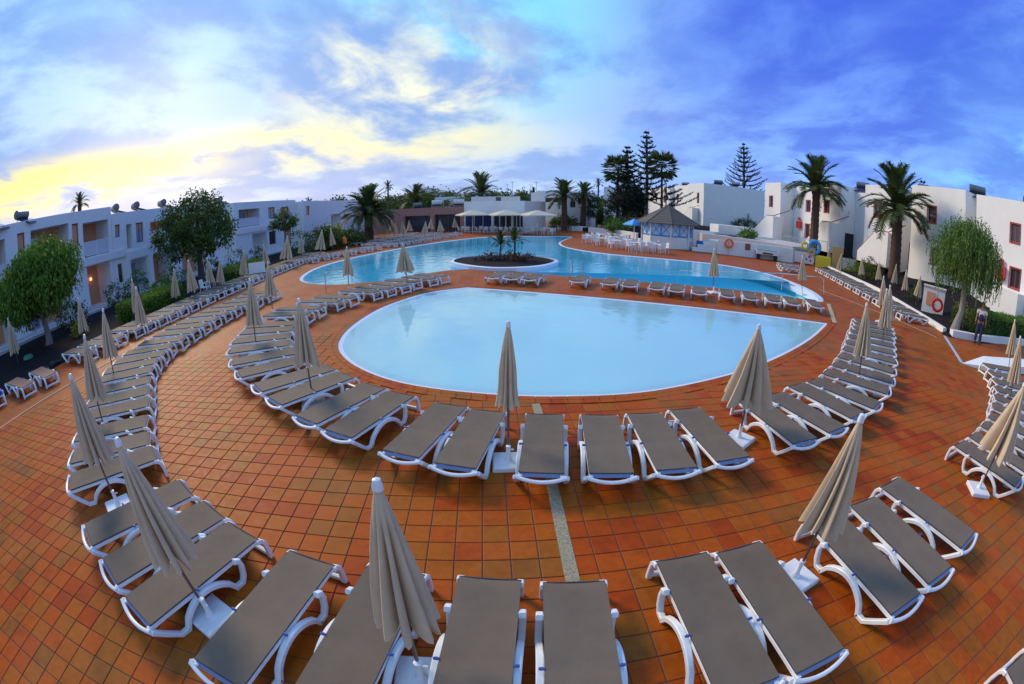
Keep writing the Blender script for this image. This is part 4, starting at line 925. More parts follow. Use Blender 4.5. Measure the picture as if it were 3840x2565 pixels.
# outer left arc
B_ = [(-5.6, 4.47, 231), (-6.11, 4.89, 220), (-6.72, 5.45, 218), (-7.4, 6.23, 218), (-7.93, 6.78, 218), (-8.48, 7.37, 216), (-9.05, 8.06, 217), (-9.45, 8.7, 216), (-9.73, 9.3, 212), (-10.02, 10.0, 207), (-10.1, 10.73, 199), (-10.25, 11.6, 192), (-10.35, 12.37, 190), (-10.43, 13.14, 190), (-10.53, 14.0, 189), (-10.53, 14.74, 189), (-10.49, 15.52, 188), (-10.42, 16.35, 188), (-10.43, 17.28, 187), (-10.47, 18.03, 186)]
for i, (x, y, a) in enumerate(B_):
    put_lounger(x, y, a, 'taupe sun lounger, %s from the near end of the outer left arc' % ordn(i), 'sun loungers in the outer left arc', far=i > 10)
# row along the left garden
C_y = [9.35, 10.25, 11.05, 12.1, 12.84, 13.62, 14.38, 15.18, 16.07, 16.87, 17.62, 18.62, 19.44, 20.2, 20.98, 22.0, 22.74, 23.5, 24.8, 25.63, 26.45, 27.3, 28.05, 28.83, 29.6, 30.4, 31.15, 32.1, 33.0, 34.0, 34.9, 36.0]
for i, y in enumerate(C_y):
    x = -13.78 if y < 15 else -13.78 - (y - 15) * .089
    put_lounger(x - .12, y, 181 + (y - 9) * .15, 'taupe sun lounger, %s from the near end, along the left garden' % ordn(i), 'sun loungers along the left garden', far=i > 6)
# row between the pools
E_ = [(-.88, 20.25), (-.1, 20.0), (.72, 19.72), (2.77, 19.35), (4.08, 18.9), (4.86, 18.52), (5.94, 17.98), (6.7, 17.62), (7.56, 17.22), (8.74, 16.83), (9.7, 16.46), (10.67, 16.1), (11.54, 15.78), (12.62, 15.45)]
for i, (x, y) in enumerate(E_):
    a = R(-108 - min(6, i * .7)); put_lounger(x - 1.66 * math.cos(a), y - 1.66 * math.sin(a), math.degrees(a), 'taupe sun lounger, %s from the left in the row between the two pools' % ordn(i), 'sun loungers between the two pools', far=True)
# row along the right garden
n_f = 20
for i in range(n_f):
    s = i * .9 + (.22 if i % 2 else 0); x = 18.25 + s * .385; y = 15.0 + s * .925
    put_lounger(x, y, -22, 'taupe sun lounger, %s from the near end, along the right garden' % ordn(i), 'sun loungers along the right garden', far=True)
for i, (x, y, a) in enumerate([(19.9, 29.3, -8), (20.5, 30.5, -12), (21.5, 32.2, -16)]):
    put_lounger(x, y, a, 'taupe sun lounger, %s nearest of the three set apart by the pool bend' % ordn(i), 'three sun loungers by the pool bend', far=True)
H_ = [(8.16, 4.07, -82), (9.0, 4.2, -79), (9.95, 4.45, -74), (10.8, 4.7, -68), (11.7, 5.1, -60), (12.55, 5.5, -53), (13.45, 5.95, -45), (14.25, 6.45, -36), (15.0, 7.05, -28), (15.75, 7.75, -22)]
for i, (x, y, a) in enumerate(H_):
    put_lounger(x, y, a, 'taupe sun lounger, %s from the near end at the right picture edge' % ordn(i), 'sun loungers at the right picture edge', far=i > 4)
# far rows along the left shore of the large pool
def row(p0, p1, n, ang, lab, grp, pair=.12):
    for i in range(n):
        t = i / (n - 1); x = p0[0] + (p1[0] - p0[0]) * t; y = p0[1] + (p1[1] - p0[1]) * t + (pair if i % 2 else -pair)
        put_lounger(x, y, ang, lab % ordn(i), grp, far=True)
row((-14.4, 31.3), (-11.6, 38.6), 8, 158, 'small far sun lounger, %s from the near end of the first left-shore row', 'far sun loungers on the left shore')
row((-10.6, 40.8), (-6.1, 54.6), 14, 160, 'small far sun lounger, %s in the waterside row below the brown pavilion', 'far sun loungers on the left shore')
row((-12.8, 42.6), (-8.9, 56.8), 14, 160, 'small far sun lounger, %s in the middle row below the brown pavilion', 'far sun loungers on the left shore')
row((-15.2, 45.0), (-12.0, 57.8), 12, 160, 'small far sun lounger, %s in the rearmost row below the brown pavilion', 'far sun loungers on the left shore')
# two armless loungers with brown seats at the left edge
for i, (x, y, lb) in enumerate([(-13.86, 6.2, 'white low lounger with worn brown seat, left of the pair near the left edge'), (-13.5, 7.1, 'white low lounger with worn brown seat, right of the pair near the left edge'), (-14.55, 5.1, 'white low lounger with a blue towel, cut by the left picture edge')]):
    c = put_lounger(x - .1, y, 178 - 6 * i, lb, 'white low loungers at the left edge')
    if i == 2:
        tw = MB(); tw.box(-.27, .27, .2, .8, .345, .40); o = tw.build('towel', M_BLUECLOTH); o.location = c.location; o.rotation_euler = c.rotation_euler; tag(o, 'blue towel lying on the lounger at the left picture edge', 'towel')
    for ch in c.children:
        if ch.name.startswith('sling') and not ch.name.startswith('sling_hem'):
            ch.data = ch.data.copy(); ch.data.materials[0] = M_BROWNSEAT

# ------------------------------------------------------------------ parasols (closed)
def parasol_proto(kind):
    t = thing('parasol', 'x', 'parasol')
    rb, zb_, nf = {'tight': (.19, .90, 9), 'mid': (.27, .80, 10), 'loose': (.41, .80, 9)}[kind]
    b = MB(); 
    b.add([(-.225, -.225, 0), (.225, -.225, 0), (.225, .225, 0), (-.225, .225, 0), (-.225, -.225, .055), (.225, -.225, .055), (.225, .225, .055), (-.225, .225, .055), (-.21, -.21, .07), (.21, -.21, .07), (.21, .21, .07), (-.21, .21, .07)],
          [(0, 3, 2, 1), (8, 9, 10, 11)] + [(r_ + i, r_ + (i + 1) % 4, r_ + 4 + (i + 1) % 4, r_ + 4 + i) for r_ in (0, 4) for i in range(4)])
    b.build('base_plate', M_BASE, t, smooth=False)
    b = MB(); b.lathe([(.055, .068), (.05, .09), (.032, .13), (.03, .27), (.034, .28), (.034, .30), (.02, .305)], 14); b.tube([(.03, 0, .24), (.075, 0, .24)], .012, 6); b.build('pole_socket', M_BASE, t)
    b = MB(); b.lathe([(.017, .30), (.017, 1.9)], 10); b.build('pole', M_POLE, t)
    # pleated canvas: alternating deep folds, seam lines and an uneven hem
    rnd = random.Random({'tight': 3, 'mid': 11, 'loose': 5}[kind]); n = nf * 6; prof = []
    fold = [rnd.uniform(.75, 1.15) for _ in range(nf)]; hem = [rnd.uniform(-.05, .05) for _ in range(nf)]; tw = rnd.uniform(-.5, .5)
    rings = 14; mb = MB()
    for j in range(rings + 1):
        s = j / rings; z = 1.965 - (1.965 - zb_) * s
        for k in range(n):
            q, f_ = divmod(k, 6); depth = (.10, .0, .08, .38, .78, .42)[f_] * min(1, s * 2.4)
            shape = {'tight': s ** .75, 'mid': s ** .85, 'loose': s ** .95}[kind]
            r_ = .022 + (rb - .022) * shape * fold[q] * (1 - depth)
            if kind == 'tight' and s > .55: r_ *= 1 - .12 * math.sin((s - .55) / .45 * math.pi)
            a = 2 * math.pi * (k + (f_ < 3) * .35 * math.sin(s * 5 + q)) / n + tw * s * .6
            zz_ = z + (hem[q] + (-.03, -.045, -.03, .0, .05, .0)[f_]) * s ** 6
            mb.v.append((r_ * math.cos(a), r_ * math.sin(a), zz_))
    for j in range(rings):
        for k in range(n): mb.f.append((j * n + k, (j + 1) * n + k, (j + 1) * n + (k + 1) % n, j * n + (k + 1) % n))
    m = len(mb.v)
    for k in range(n):
        v = mb.v[rings * n + k]; mb.v.append((v[0] * .35, v[1] * .35, v[2] + .22))
    for k in range(n): mb.f.append((rings * n + k, m + k, m + (k + 1) % n, rings * n + (k + 1) % n))
    c = mb.build('canopy', M_CANVAS, t); c.data.set_sharp_from_angle(angle=R(70))
    b = MB(); b.lathe([(.026, 1.95), (.036, 1.958), (.036, 1.985), (.026, 2.03), (.008, 2.04)], 12); b.build('finial', M_PLASTIC, t)
    return t
PT_ = {}
first_p = {}
for k in ('tight', 'mid', 'loose'):
    p = parasol_proto(k); PT_[k] = (p, proto_tree(p)); first_p[k] = True
def put_parasol(x, y, k, label, group, z=0.004, s=1.0, rz=None, lean=(0, 0), skip=()):
    p, pt = PT_[k]; rz = random.uniform(0, 6.28) if rz is None else rz
    if first_p[k]:
        first_p[k] = False; r = p; r.location = (x, y, z); r.rotation_euler = (0, 0, rz); r['label'] = label; r.scale = (s,) * 3
    else: r = dup(pt, (x, y, z), rz, label, skip=skip, scale=s)
    r['group'] = group
    if lean != (0, 0):      # pole and canopy lean in a straight-standing base
        r.rotation_euler = (0, 0, 0)
        for c in r.children:
            if c.name.startswith(('base_plate', 'pole_socket')): c.rotation_euler = (0, 0, rz)
            else: c.rotation_euler = (-lean[1] / 2.03, lean[0] / 2.03, 0)
    return r
PG = 'closed beige parasols among the deck loungers'
for a in [(-.735, 1.97, 'mid', 'large closed beige parasol nearest the camera, with a white cap', .06, (-.05, .17)), (-2.95, 2.15, 'mid', 'closed beige parasol at lower left, leaning over the nearest row', -.35, (-.28, .06)),
          (-5.6, 3.36, 'mid', 'closed beige parasol standing at the near end of the outer left arc', 1.0, (-.2, .05)), (-7.9, 5.15, 'mid', 'closed beige parasol second in the outer left arc, flared hem', .2),
          (-.05, 5.56, 'tight', 'slim closed parasol in front of the small pool water, centre', .05, (0, .2)), (3.70, 5.93, 'loose', 'loosely folded wide parasol right of centre against the small pool', .6, (-.12, -.2)),
          (3.01, 2.75, 'mid', 'closed pleated parasol at lower right beside the nearest row', .3, (.01, -.06)), (7.7, 3.03, 'loose', 'loosely folded parasol at the right picture edge by the end lounger', .4),
          (-7.06, 18.72, 'mid', 'closed parasol before the shallow left bay of the large pool', 0), (-4.55, 19.5, 'loose', 'golden beige half-open parasol standing before the large pool, left of the island', 0),
          (9.1, 19.0, 'mid', 'closed parasol in the row between the pools, right part', 0), (-6.92, 10.45, 'mid', 'closed parasol second from the bottom in the left wing round the small pool', 0),
          (-3.78, 7.4, 'mid', 'closed parasol over the lower loungers of the left wing round the small pool', .3), (-8.62, 14.5, 'mid', 'closed parasol at the upper end of the left wing round the small pool', .3),
          (-10.2, 7.55, 'mid', 'closed parasol between the outer left arc and the left garden row', .3), (-12.3, 11.0, 'mid', 'closed parasol between the two left rows in front of the clipped hedge', .8),
          (8.2, 7.75, 'mid', 'closed parasol in the right wing round the small pool, lower', .2), (12.0, 10.5, 'mid', 'closed parasol in the right wing round the small pool, middle', .2), (13.3, 11.5, 'mid', 'closed parasol in the right wing round the small pool, slightly behind the middle one', .2),
          (15.9, 14.3, 'mid', 'closed parasol at the upper end of the right wing', .2), (14.9, 19.75, 'mid', 'closed parasol at the right tip between the two pools', .2), (17.4, 7.35, 'mid', 'closed parasol beyond the white wedge ramp at the right', .2), (13.2, 5.2, 'mid', 'closed parasol cut by the right picture edge', .1)]:
    x, y, k, lb, rz = a[:5]
    u = put_parasol(x, y, k, lb, PG, rz=rz, lean=a[5] if len(a) > 5 else (0, 0))
LGP = 'closed parasols along the left garden'
for x, y, s, lb in [(-17.0, 11.35, .97, 'closed pale parasol in the left garden beside the ficus tree'), (-16.2, 14.4, 1, 'closed parasol behind another, at the left end of the clipped hedge'), (-16.4, 17.4, .95, 'closed parasol right of the clipped hedge'),
                 (-15.6, 18.2, 1.1, 'wide closed parasol in the left garden between hedge and broad dark tree'), (-16.2, 20.5, 1, 'closed parasol just left of the broad dark tree trunk top'), (-15.9, 20.9, .9, 'closed parasol just right of the broad dark tree trunk'),
                 (-15.7, 23.2, 1, 'closed parasol right of the broad dark tree, by the white sheet'), (-16.3, 27.3, 1, 'closed parasol behind the low green hedge'), (-16.2, 29.8, 1.15, 'wide closed parasol below the small round-headed tree'),
                 (-17.1, 34.3, 1, 'closed parasol in the dark shrubs right of the small round tree'), (-15.9, 35.6, 1.15, 'wide closed parasol between dark shrubs'), (-16.2, 39.6, 1.1, 'tall closed parasol beside the orange life vest'), (-19.2, 8.4, 1.0, 'closed parasol cut by the left picture edge')]:
    put_parasol(x, y, 'loose' if s > 1.1 else 'mid', lb, LGP, z=-.315 * s, s=s * 1.12, skip=('base_plate', 'pole_socket'))
FGP = 'small far parasols below the brown pavilion'
for x, y, lb in [(-11.9, 50.0, 'far closed parasol before the left jamb of the brown pavilion opening'), (-12.3, 54.6, 'far closed parasol just inside the left jamb of the pavilion'), (-9.4, 49.0, 'far closed parasol in the left dark pavilion opening'), (-10.4, 58.0, 'far closed parasol before the pavilion pillar'),
                 (-7.9, 51.4, 'far closed parasol in the right dark pavilion opening'), (-7.4, 60.6, 'far closed parasol at the right end of the pavilion glass'), (-15.8, 51.2, 'far closed parasol right beside the middle palm trunk'), (-14.2, 50.2, 'far closed parasol left before the brown pavilion wall'),
                 (-15.6, 58.6, 'farther closed parasol against the brown pavilion wall'), (-13.4, 51.4, 'far closed parasol right before the brown pavilion wall')]:
    put_parasol(x, y, 'loose', lb, FGP)
RGP = 'closed parasols in the right garden'
for x, y, s, lb in [(29.8, 35.2, .95, 'closed parasol by the white box at the far end of the right garden'), (27.6, 31.2, .95, 'closed parasol left of the red-leaved shrub'), (26.6, 26.9, .95, 'closed parasol before the red-leaved shrub'), (26.6, 24.8, .95, 'closed parasol before the large palm, left one'),
                 (27.4, 23.8, .95, 'closed parasol in front of the large palm trunk'), (25.3, 20.7, .95, 'closed parasol right of the large palm trunk'), (24.2, 18.7, .98, 'closed parasol next to the white lifebuoy cabinet'), (33.5, 39.0, .95, 'slim closed parasol beside the white door panel at the back right')]:
    put_parasol(x, y, 'mid', lb, RGP, z=terr(x, y) - .315 * s, s=s * 1.12, skip=('base_plate', 'pole_socket'))

# big open parasols at the restaurant
def open_parasol(x, y, label, w=2.0, z=3.0, m_=None):
    t = thing('open_parasol', label, 'parasol', (x, y, 0), R(20), None if m_ else 'open square parasols at the restaurant')
    m = MB(); n = 4; c = [(-w, -w), (w, -w), (w, w), (-w, w)]
    m.add([(a, b, z - .6) for a, b in c] + [(0, 0, z)] + [(a, b, z - .72) for a, b in c], [(i, (i + 1) % 4, 4) for i in range(4)] + [(5 + i, 5 + (i + 1) % 4, (i + 1) % 4, i) for i in range(4)])
    m.build('canopy', m_ or mat('cream_canvas', (.60, .53, .40), .85), t, smooth=False)
    MB().tube([(0, 0, 0), (0, 0, z - .05)], .05, 8).build('pole', M_PLASTIC, t)
    r = MB()
    for a, b in c: r.tube([(0, 0, z - .75), (a * .97, b * .97, z - .63)], .02, 4)
    r.build('rib', M_POLE, t)
for a, lb in ((14.3, 'open cream parasol at the restaurant, left of three'), (18.9, 'open cream parasol at the restaurant, middle of three'), (23.0, 'open cream parasol at the restaurant, right of three')):
    x, y = pp0.x + pdir.x * a + FR[2][0] * 2.3, pp0.y + pdir.y * a + FR[2][1] * 2.3
    open_parasol(x, y, lb, 1.85, 3.0)

open_parasol(12.45, 46.0, 'small open blue parasol close to the left side of the shingle hut', .85, 2.55, M_CYANB)
# white plastic chairs and tables
def chair_proto():
    t = thing('plastic_chair', 'x', 'chair')
    MB().box(-.22, .22, -.22, .22, .42, .45).build('seat', M_PLASTIC, t, smooth=False)
    b = MB(); b.ribbon([(.2, .44), (.27, .86)], -.22, .22, .03); b.build('backrest', M_PLASTIC, t)
    for s in (-.24, .24): a = MB(); a.ribbon([(.24, .66), (-.1, .68), (-.2, .64), (-.24, .3)], s - .02, s + .02, .03); a.build('armrest', M_PLASTIC, t)
    for sx in (-.2, .2):
        for sy in (-.2, .2): l = MB(); l.tube([(sx, sy, .42), (sx * 1.15, sy * 1.15, 0)], .022, 5); l.build('leg', M_PLASTIC, t)
    return t
CP = chair_proto(); CPT = proto_tree(CP); fc = [True]
def chair(x, y, rz, label, group):
    if fc[0]: fc[0] = False; r = CP; r.location = (x, y, .002); r.rotation_euler = (0, 0, rz); r['label'] = label
    else: r = dup(CPT, (x, y, .002), rz, label)
    r['group'] = group
def table(x, y, label, group):
    t = thing('plastic_table', label, 'table', (x, y, .002), random.random(), group)
    MB().box(-.42, .42, -.42, .42, .70, .73).build('tabletop', M_PLASTIC, t, smooth=False)
    for sx in (-.34, .34):
        for sy in (-.34, .34): MB().tube([(sx, sy, .70), (sx * 1.08, sy * 1.08, 0)], .025, 5).build('leg', M_PLASTIC, t)
rr = random.Random(4)
tp = [(7.6, 44.4), (9.2, 47.4), (8.2, 41.4), (9.9, 43.8), (11.4, 46.9), (9.1, 39.2), (10.7, 40.8), (10.4, 37.4), (11.9, 38.9), (12.0, 36.6)]
for i, (x, y) in enumerate(tp):
    table(x, y, 'white plastic table among the chairs crowded on the pool bend by the hut', 'white tables on the pool bend')
    for k in range(4):
        a = k * math.pi / 2 + rr.uniform(-.3, .3) + .4
        chair(x + .72 * math.sin(a), y - .72 * math.cos(a), a + math.pi + rr.uniform(-.3, .3), 'white plastic chair crowded round a white table on the pool bend by the hut', 'white chairs on the pool bend')
for i, u_ in enumerate((12.5, 15.1, 17.1, 19.3, 21.3, 23.7)):
    x, y = pp0.x + pdir.x * u_ + FR[2][0] * 1.9, pp0.y + pdir.y * u_ + FR[2][1] * 1.9
    table(x + .5, y, 'white dining table on the restaurant terrace under the open cream parasols', 'white tables at the restaurant')
    for k in range(4):
        a = k * math.pi / 2 + .4; chair(x + .5 + .75 * math.sin(a), y - .75 * math.cos(a), a + math.pi, 'white dining chair at a restaurant table under the open cream parasols', 'white chairs at the restaurant')
# ------------------------------------------------------------------ vegetation
def leafquad(vs, fs, p, d, s, asp=.45, rnd=random):
    # one leaf: a narrow kite along direction d
    d = d.normalized(); a = Vector((rnd.uniform(-1, 1), rnd.uniform(-1, 1), rnd.uniform(-1, 1))); n_ = d.cross(a)
    if n_.length < 1e-3: n_ = d.cross(Vector((0, 0, 1)))
    n_ = n_.normalized() * s * asp / 2; b = len(vs)
    vs += [tuple(p), tuple(p + d * s * .45 + n_), tuple(p + d * s), tuple(p + d * s * .45 - n_)]; fs.append((b, b + 1, b + 2, b + 3))
def crown(name, parent, m, blobs, n, size, droop=.3, seed=1, shell=.55):
    rnd = random.Random(seed); mb = MB(); tot = sum(b[3] * b[4] * b[5] for b in blobs) if len(blobs[0]) > 5 else 0
    for bi, b in enumerate(blobs):
        cx, cy, cz, rx, ry, rz_ = b; k = int(n * (rx * ry * rz_) / tot)
        nc = max(4, k // 26)
        for c in range(nc):
            while True:
                v = Vector((rnd.uniform(-1, 1), rnd.uniform(-1, 1), rnd.uniform(-1, 1)))
                if .1 < v.length < 1: break
            v = v.normalized() * (shell + (1 - shell) * rnd.random() ** .5) if rnd.random() < .8 else v
            bump = 1 + .16 * mnoise.noise((v.x * 2.3 + seed, v.y * 2.3, v.z * 2.3 + bi))
            cc = Vector((cx + v.x * rx * bump, cy + v.y * ry * bump, cz + v.z * rz_ * bump)); cr = size * rnd.uniform(1.2, 2.6)
            for q in range(max(1, k // nc)):
                o = Vector((rnd.gauss(0, .5), rnd.gauss(0, .5), rnd.gauss(0, .45))) * cr
                dr = (v * .7 + Vector((rnd.uniform(-1, 1), rnd.uniform(-1, 1), rnd.uniform(-1, .8)))) + Vector((0, 0, -droop * 2))
                leafquad(mb.v, mb.f, cc + o, dr, size * rnd.uniform(.7, 1.4), rnd=rnd)
    return mb.build(name, m, parent, smooth=False)
def limbs(parent, base, top, r0, tips, m, name='trunk', n=9):
    mb = MB(); b = Vector(base); t = Vector(top); k = 6; pts = []
    for i in range(k + 1):
        s = i / k; pts.append(b + (t - b) * s + Vector((math.sin(s * 4 + b.x) * .05, math.cos(s * 3.3 + b.y) * .05, 0)) * (1 if 0 < i < k else 0))
    mb.tube(pts, [r0 * (1.35 if i == 0 else 1) * (1 - .45 * i / k) for i in range(k + 1)], n)
    for tp_ in tips:
        q = Vector(tp_); mid_ = t + (q - t) * .5 + Vector((0, 0, .12 * (q - t).length))
        mb.tube([t - Vector((0, 0, .1)), mid_, q], [r0 * .5, r0 * .3, r0 * .08], 6)
    return mb.build(name, m, parent)
# ficus at the left edge
T1 = thing('ficus_tree', 'bright green ficus with drooping round crown and pale trunk at the left edge', 'tree', (-20.6, 11.2, 0))
limbs(T1, (0, 0, -.1), (0.05, -.1, 1.9), .2, [(1.2, .6, 3.3), (-1.3, .4, 3.2), (.3, 1.2, 3.6), (-.2, -1.3, 3.2), (.8, -.9, 3.4), (-.9, -.8, 3.9), (0, 0, 4.2)], M_PALEBARK)
def strands(parent, m, n, R_, zc, hz, ln, size, seed, name='foliage', jx=1.0):
    rnd = random.Random(seed); mb = MB()
    for i in range(n):
        a = rnd.uniform(0, 6.283); u = rnd.random() ** .45; el = rnd.uniform(-.35, 1.35)
        lump = 1 + .22 * mnoise.noise((math.cos(a) * 2.1 + seed, math.sin(a) * 2.1, el * 1.9))
        rr_ = u * lump; p = Vector((math.cos(a) * math.cos(el) * R_ * rr_ * jx, math.sin(a) * math.cos(el) * R_ * rr_, zc + math.sin(el) * hz * rr_))
        out = Vector((math.cos(a), math.sin(a), 0)); L_ = ln * rnd.uniform(.4, 1.2); st = max(3, int(L_ / (size * .55)))
        vel = out * .5 + Vector((0, 0, .25 - .3 * rnd.random())); q = p.copy()
        for s in range(st):
            vel = vel * .72 + Vector((0, 0, -.34)) + Vector((rnd.uniform(-.1, .1), rnd.uniform(-.1, .1), 0)); q = q + vel.normalized() * size * .55
            leafquad(mb.v, mb.f, q, vel + Vector((rnd.uniform(-.6, .6), rnd.uniform(-.6, .6), rnd.uniform(-.2, .5))), size * rnd.uniform(.75, 1.25), .42, rnd)
    return mb.build(name, m, parent, smooth=False)
crown('foliage', T1, M_LEAF, [(0, 0, 3.0, 2.0, 2.0, 1.4), (-1.6, -1.0, 2.5, 1.3, 1.3, 1.2), (1.4, -.2, 2.7, 1.2, 1.3, 1.15), (-1.4, -.3, 2.7, 1.2, 1.3, 1.2), (.2, -1.4, 2.5, 1.4, 1.2, 1.15), (-.2, .6, 3.8, 1.3, 1.2, .9), (.9, .9, 3.5, 1.1, 1.1, .9), (.6, -.9, 3.7, .9, .9, .7), (-1.0, .9, 3.3, 1.1, 1.1, .9)], 25000, .19, .75, 3)
strands(T1, M_LEAF, 420, 2.35, 2.9, 1.5, .8, .16, 3, 'hanging_twigs')
# broad dark tree
T2 = thing('broad_tree', 'broad dark green tree with dense irregular crown before the left apartments', 'tree', (-20.4, 24.6, 0))
limbs(T2, (0, 0, -.1), (.1, .1, 2.1), .3, [(1.6, .6, 4.0), (-1.7, .4, 3.8), (.4, 1.6, 4.4), (-.2, -1.7, 3.7), (1.2, -1.2, 4.2), (-1.2, -1.0, 4.8), (0, 0, 5.2)], M_TRUNK)
crown('foliage', T2, M_LEAFD, [(0, 0, 4.1, 2.3, 2.3, 1.7), (1.7, -.3, 3.4, 1.6, 1.6, 1.4), (-1.8, -.4, 3.5, 1.6, 1.6, 1.4), (.3, .2, 5.2, 1.4, 1.4, .9), (-1.3, -.9, 4.7, 1.2, 1.2, .9), (1.0, -1.6, 3.2, 1.6, 1.5, 1.4), (-.8, -1.8, 3.1, 1.5, 1.4, 1.3), (2.6, -.6, 2.9, 1.0, 1.0, .8)], 15000, .19, .3, 5)
# small round-headed tree
T3 = thing('round_headed_tree', 'small round-headed tree with bare grey trunk before the rear apartments', 'tree', (-20.0, 37.0, 0))
limbs(T3, (0, 0, -.1), (.1, 0, 2.4), .17, [(.7, .2, 3.2), (-.7, .1, 3.2), (.1, -.6, 3.3), (0, .5, 3.6)], M_PALEBARK)
crown('foliage', T3, M_LEAFD, [(0, 0, 3.3, 1.3, 1.2, .8), (.6, -.2, 3.0, .9, .8, .6), (-.7, -.2, 3.05, .8, .8, .6), (.1, 0, 3.9, .6, .6, .5)], 2600, .18, .2, 8)
# pepper tree on the right
T4 = thing('pepper_tree', 'feathery weeping pepper tree with leaning pale trunk at the right', 'tree', (21.2, 12.85, .1))
mb = MB(); mb.tube([(-.45, .0, -.2), (-.3, .0, .35), (.1, .05, .95), (.2, .1, 1.6), (.1, .1, 2.4)], [.34, .24, .18, .17, .14], 9)
for tpp in [(1.0, .5, 4.0), (-1.0, .5, 4.0), (.3, 1.1, 4.3), (0, -1.1, 3.9), (.8, -.9, 4.6), (-.7, -.6, 4.8)]: mb.tube([(.1, .1, 2.2), (tpp[0] * .5, tpp[1] * .5, 3.4), tpp], [.1, .06, .02], 6)
mb.build('trunk', M_PALEBARK, T4)
crown('foliage', T4, M_PEPPER, [(0, 0, 4.0, 1.5, 1.5, 1.5), (.8, .3, 4.6, .9, .9, .9), (-.9, 0, 3.8, 1.0, 1.0, 1.2), (.9, -.6, 3.2, 1.0, 1.0, 1.2), (-.2, .9, 3.4, 1.1, 1.0, 1.3)], 5000, .14, 1.0, 9, .4)
strands(T4, M_PEPPER, 1500, 2.15, 3.8, 1.9, 1.5, .14, 9, 'weeping_branches')
# palms
def frond_mesh(seed, L_=2.6, arch=1.1, leaf=.40, n=40):
    rnd = random.Random(seed); mb = MB(); pts = []
    for i in range(n + 1):
        s = i / n; x = L_ * (s - .16 * s * s * arch); z = L_ * (.34 * s - .62 * arch * s * s * (.6 + .4 * s)); pts.append(Vector((x, 0, z)))
    mb.tube(pts[::3] + [pts[-1]], [.022] * len(pts[::3]) + [.006], 4, cap=False)
    for i in range(2, n):
        s = i / n; ll = leaf * (math.sin(min(1, s * 1.6 + .15) * math.pi * .62)) * (1.05 if s < .9 else .7); t = (pts[min(n, i + 1)] - pts[i - 1]).normalized()
        for sd in (-1, 1):
            d = (t * .75 + Vector((0, sd, .12 * rnd.uniform(-1, 1.5) + .12))).normalized()
            w_ = .034; up = t * w_ * 1.2; p = pts[i]; q = p + d * ll + Vector((0, 0, -.10 * ll)); b = len(mb.v)
            mb.v += [tuple(p - up), tuple(p + up), tuple(q + up * .2), tuple(q - up * .2)]; mb.f.append((b, b + 1, b + 2, b + 3))
    me = mb.mesh('frond', smooth=False); me.materials.append(M_PALM); return me
FRM = [frond_mesh(1, arch=.6), frond_mesh(2, arch=.85), frond_mesh(3, arch=1.15)]
def palm(x, y, z, h, span, label, nf=44, tr=.24, group=None, up=0.0, thick=True):
    t = thing('date_palm', label, 'palm tree', (x, y, z), 0, group); rnd = random.Random(int(abs(x * 13 + y * 7)))
    mb = MB(); k = 22 if tr > .15 else 10; pts = []; rs = []
    for i in range(k + 1):
        s = i / k; pts.append((math.sin(s * 2 + x) * .08 * (s > 0), 0, -.2 + (h + .2) * s)); rs.append(tr * (1.25 - .3 * s + (.14 if i % 2 else 0) + (.35 * (s - .86) / .14 if s > .86 and thick else 0)))
    mb.tube(pts, rs, 10); mb.build('trunk', M_PALMTRUNK, t)
    s_ = span / 2.45
    for i in range(nf):
        o = bpy.data.objects.new('frond', FRM[i % 3] if i > nf * .3 else FRM[0]); COL.objects.link(o); o.parent = t
        el = 82 - 104 * (i / nf) ** .95 + rnd.uniform(-8, 8) + up
        o.location = (pts[-1][0] * 1.0, 0, h - .05); o.rotation_euler = (rnd.uniform(-.25, .25), -R(el), i * 2.399 + rnd.uniform(-.2, .2)); q = s_ * rnd.uniform(.85, 1.1); o.scale = (q, q, q)
    return t
palm(28.7, 25.0, 1.1, 5.0, 3.7, 'large date palm with thick dark trunk in the right garden, next to the pepper tree', 62, .42)
palm(30.6, 39.2, 1.5, 6.0, 3.9, 'large date palm left of the other, before the block with paired red windows', 62, .40)
palm(-15.6, 48.9, 0, 3.2, 3.4, 'date palm with broad crown left of the brown pavilion', 80, .42)
palm(*pol(6.4, 66), 0, 4.9, 3.0, 'left of the twin date palms right of the restaurant', 44, .36)
palm(*pol(8.85, 68), 0, 5.2, 2.3, 'right of the twin date palms right of the restaurant', 40, .34)
palm(*pol(-55.2, 52), 0, 8.6, 1.5, 'small palm whose crown shows above the left apartment roof', 26, .2)
palm(*pol(-11.9, 92), 0, 4.4, 4.6, 'squat palm seen behind the brown pavilion roof, left', 30, .4)
palm(*pol(-3.9, 96), 0, 6.0, 5.2, 'large palm crown above the joint of pavilion and hall', 34, .4)
palm(*pol(2.6, 120), 0, 6.6, 2.0, 'small far palm on the skyline left of the twin palms', 20, .2)
palm(*pol(-15.3, 120), 1, 8.4, 2.0, 'small far palm on the skyline above the left rear building', 20, .2)
palm(*pol(10.6, 130), 1, 9.2, 2.0, 'small far palm on the skyline left of the pines', 20, .2)
# young palms on the island
for i, (x, y, h, lb) in enumerate([(-.75, 28.2, .95, 'left young feather palm on the pool island'), (.1, 28.3, 1.15, 'right young feather palm on the pool island')]):
    palm(x, y, .2, h, 1.0, lb, 18, .05, 'young palms on the pool island', up=8, thick=False)
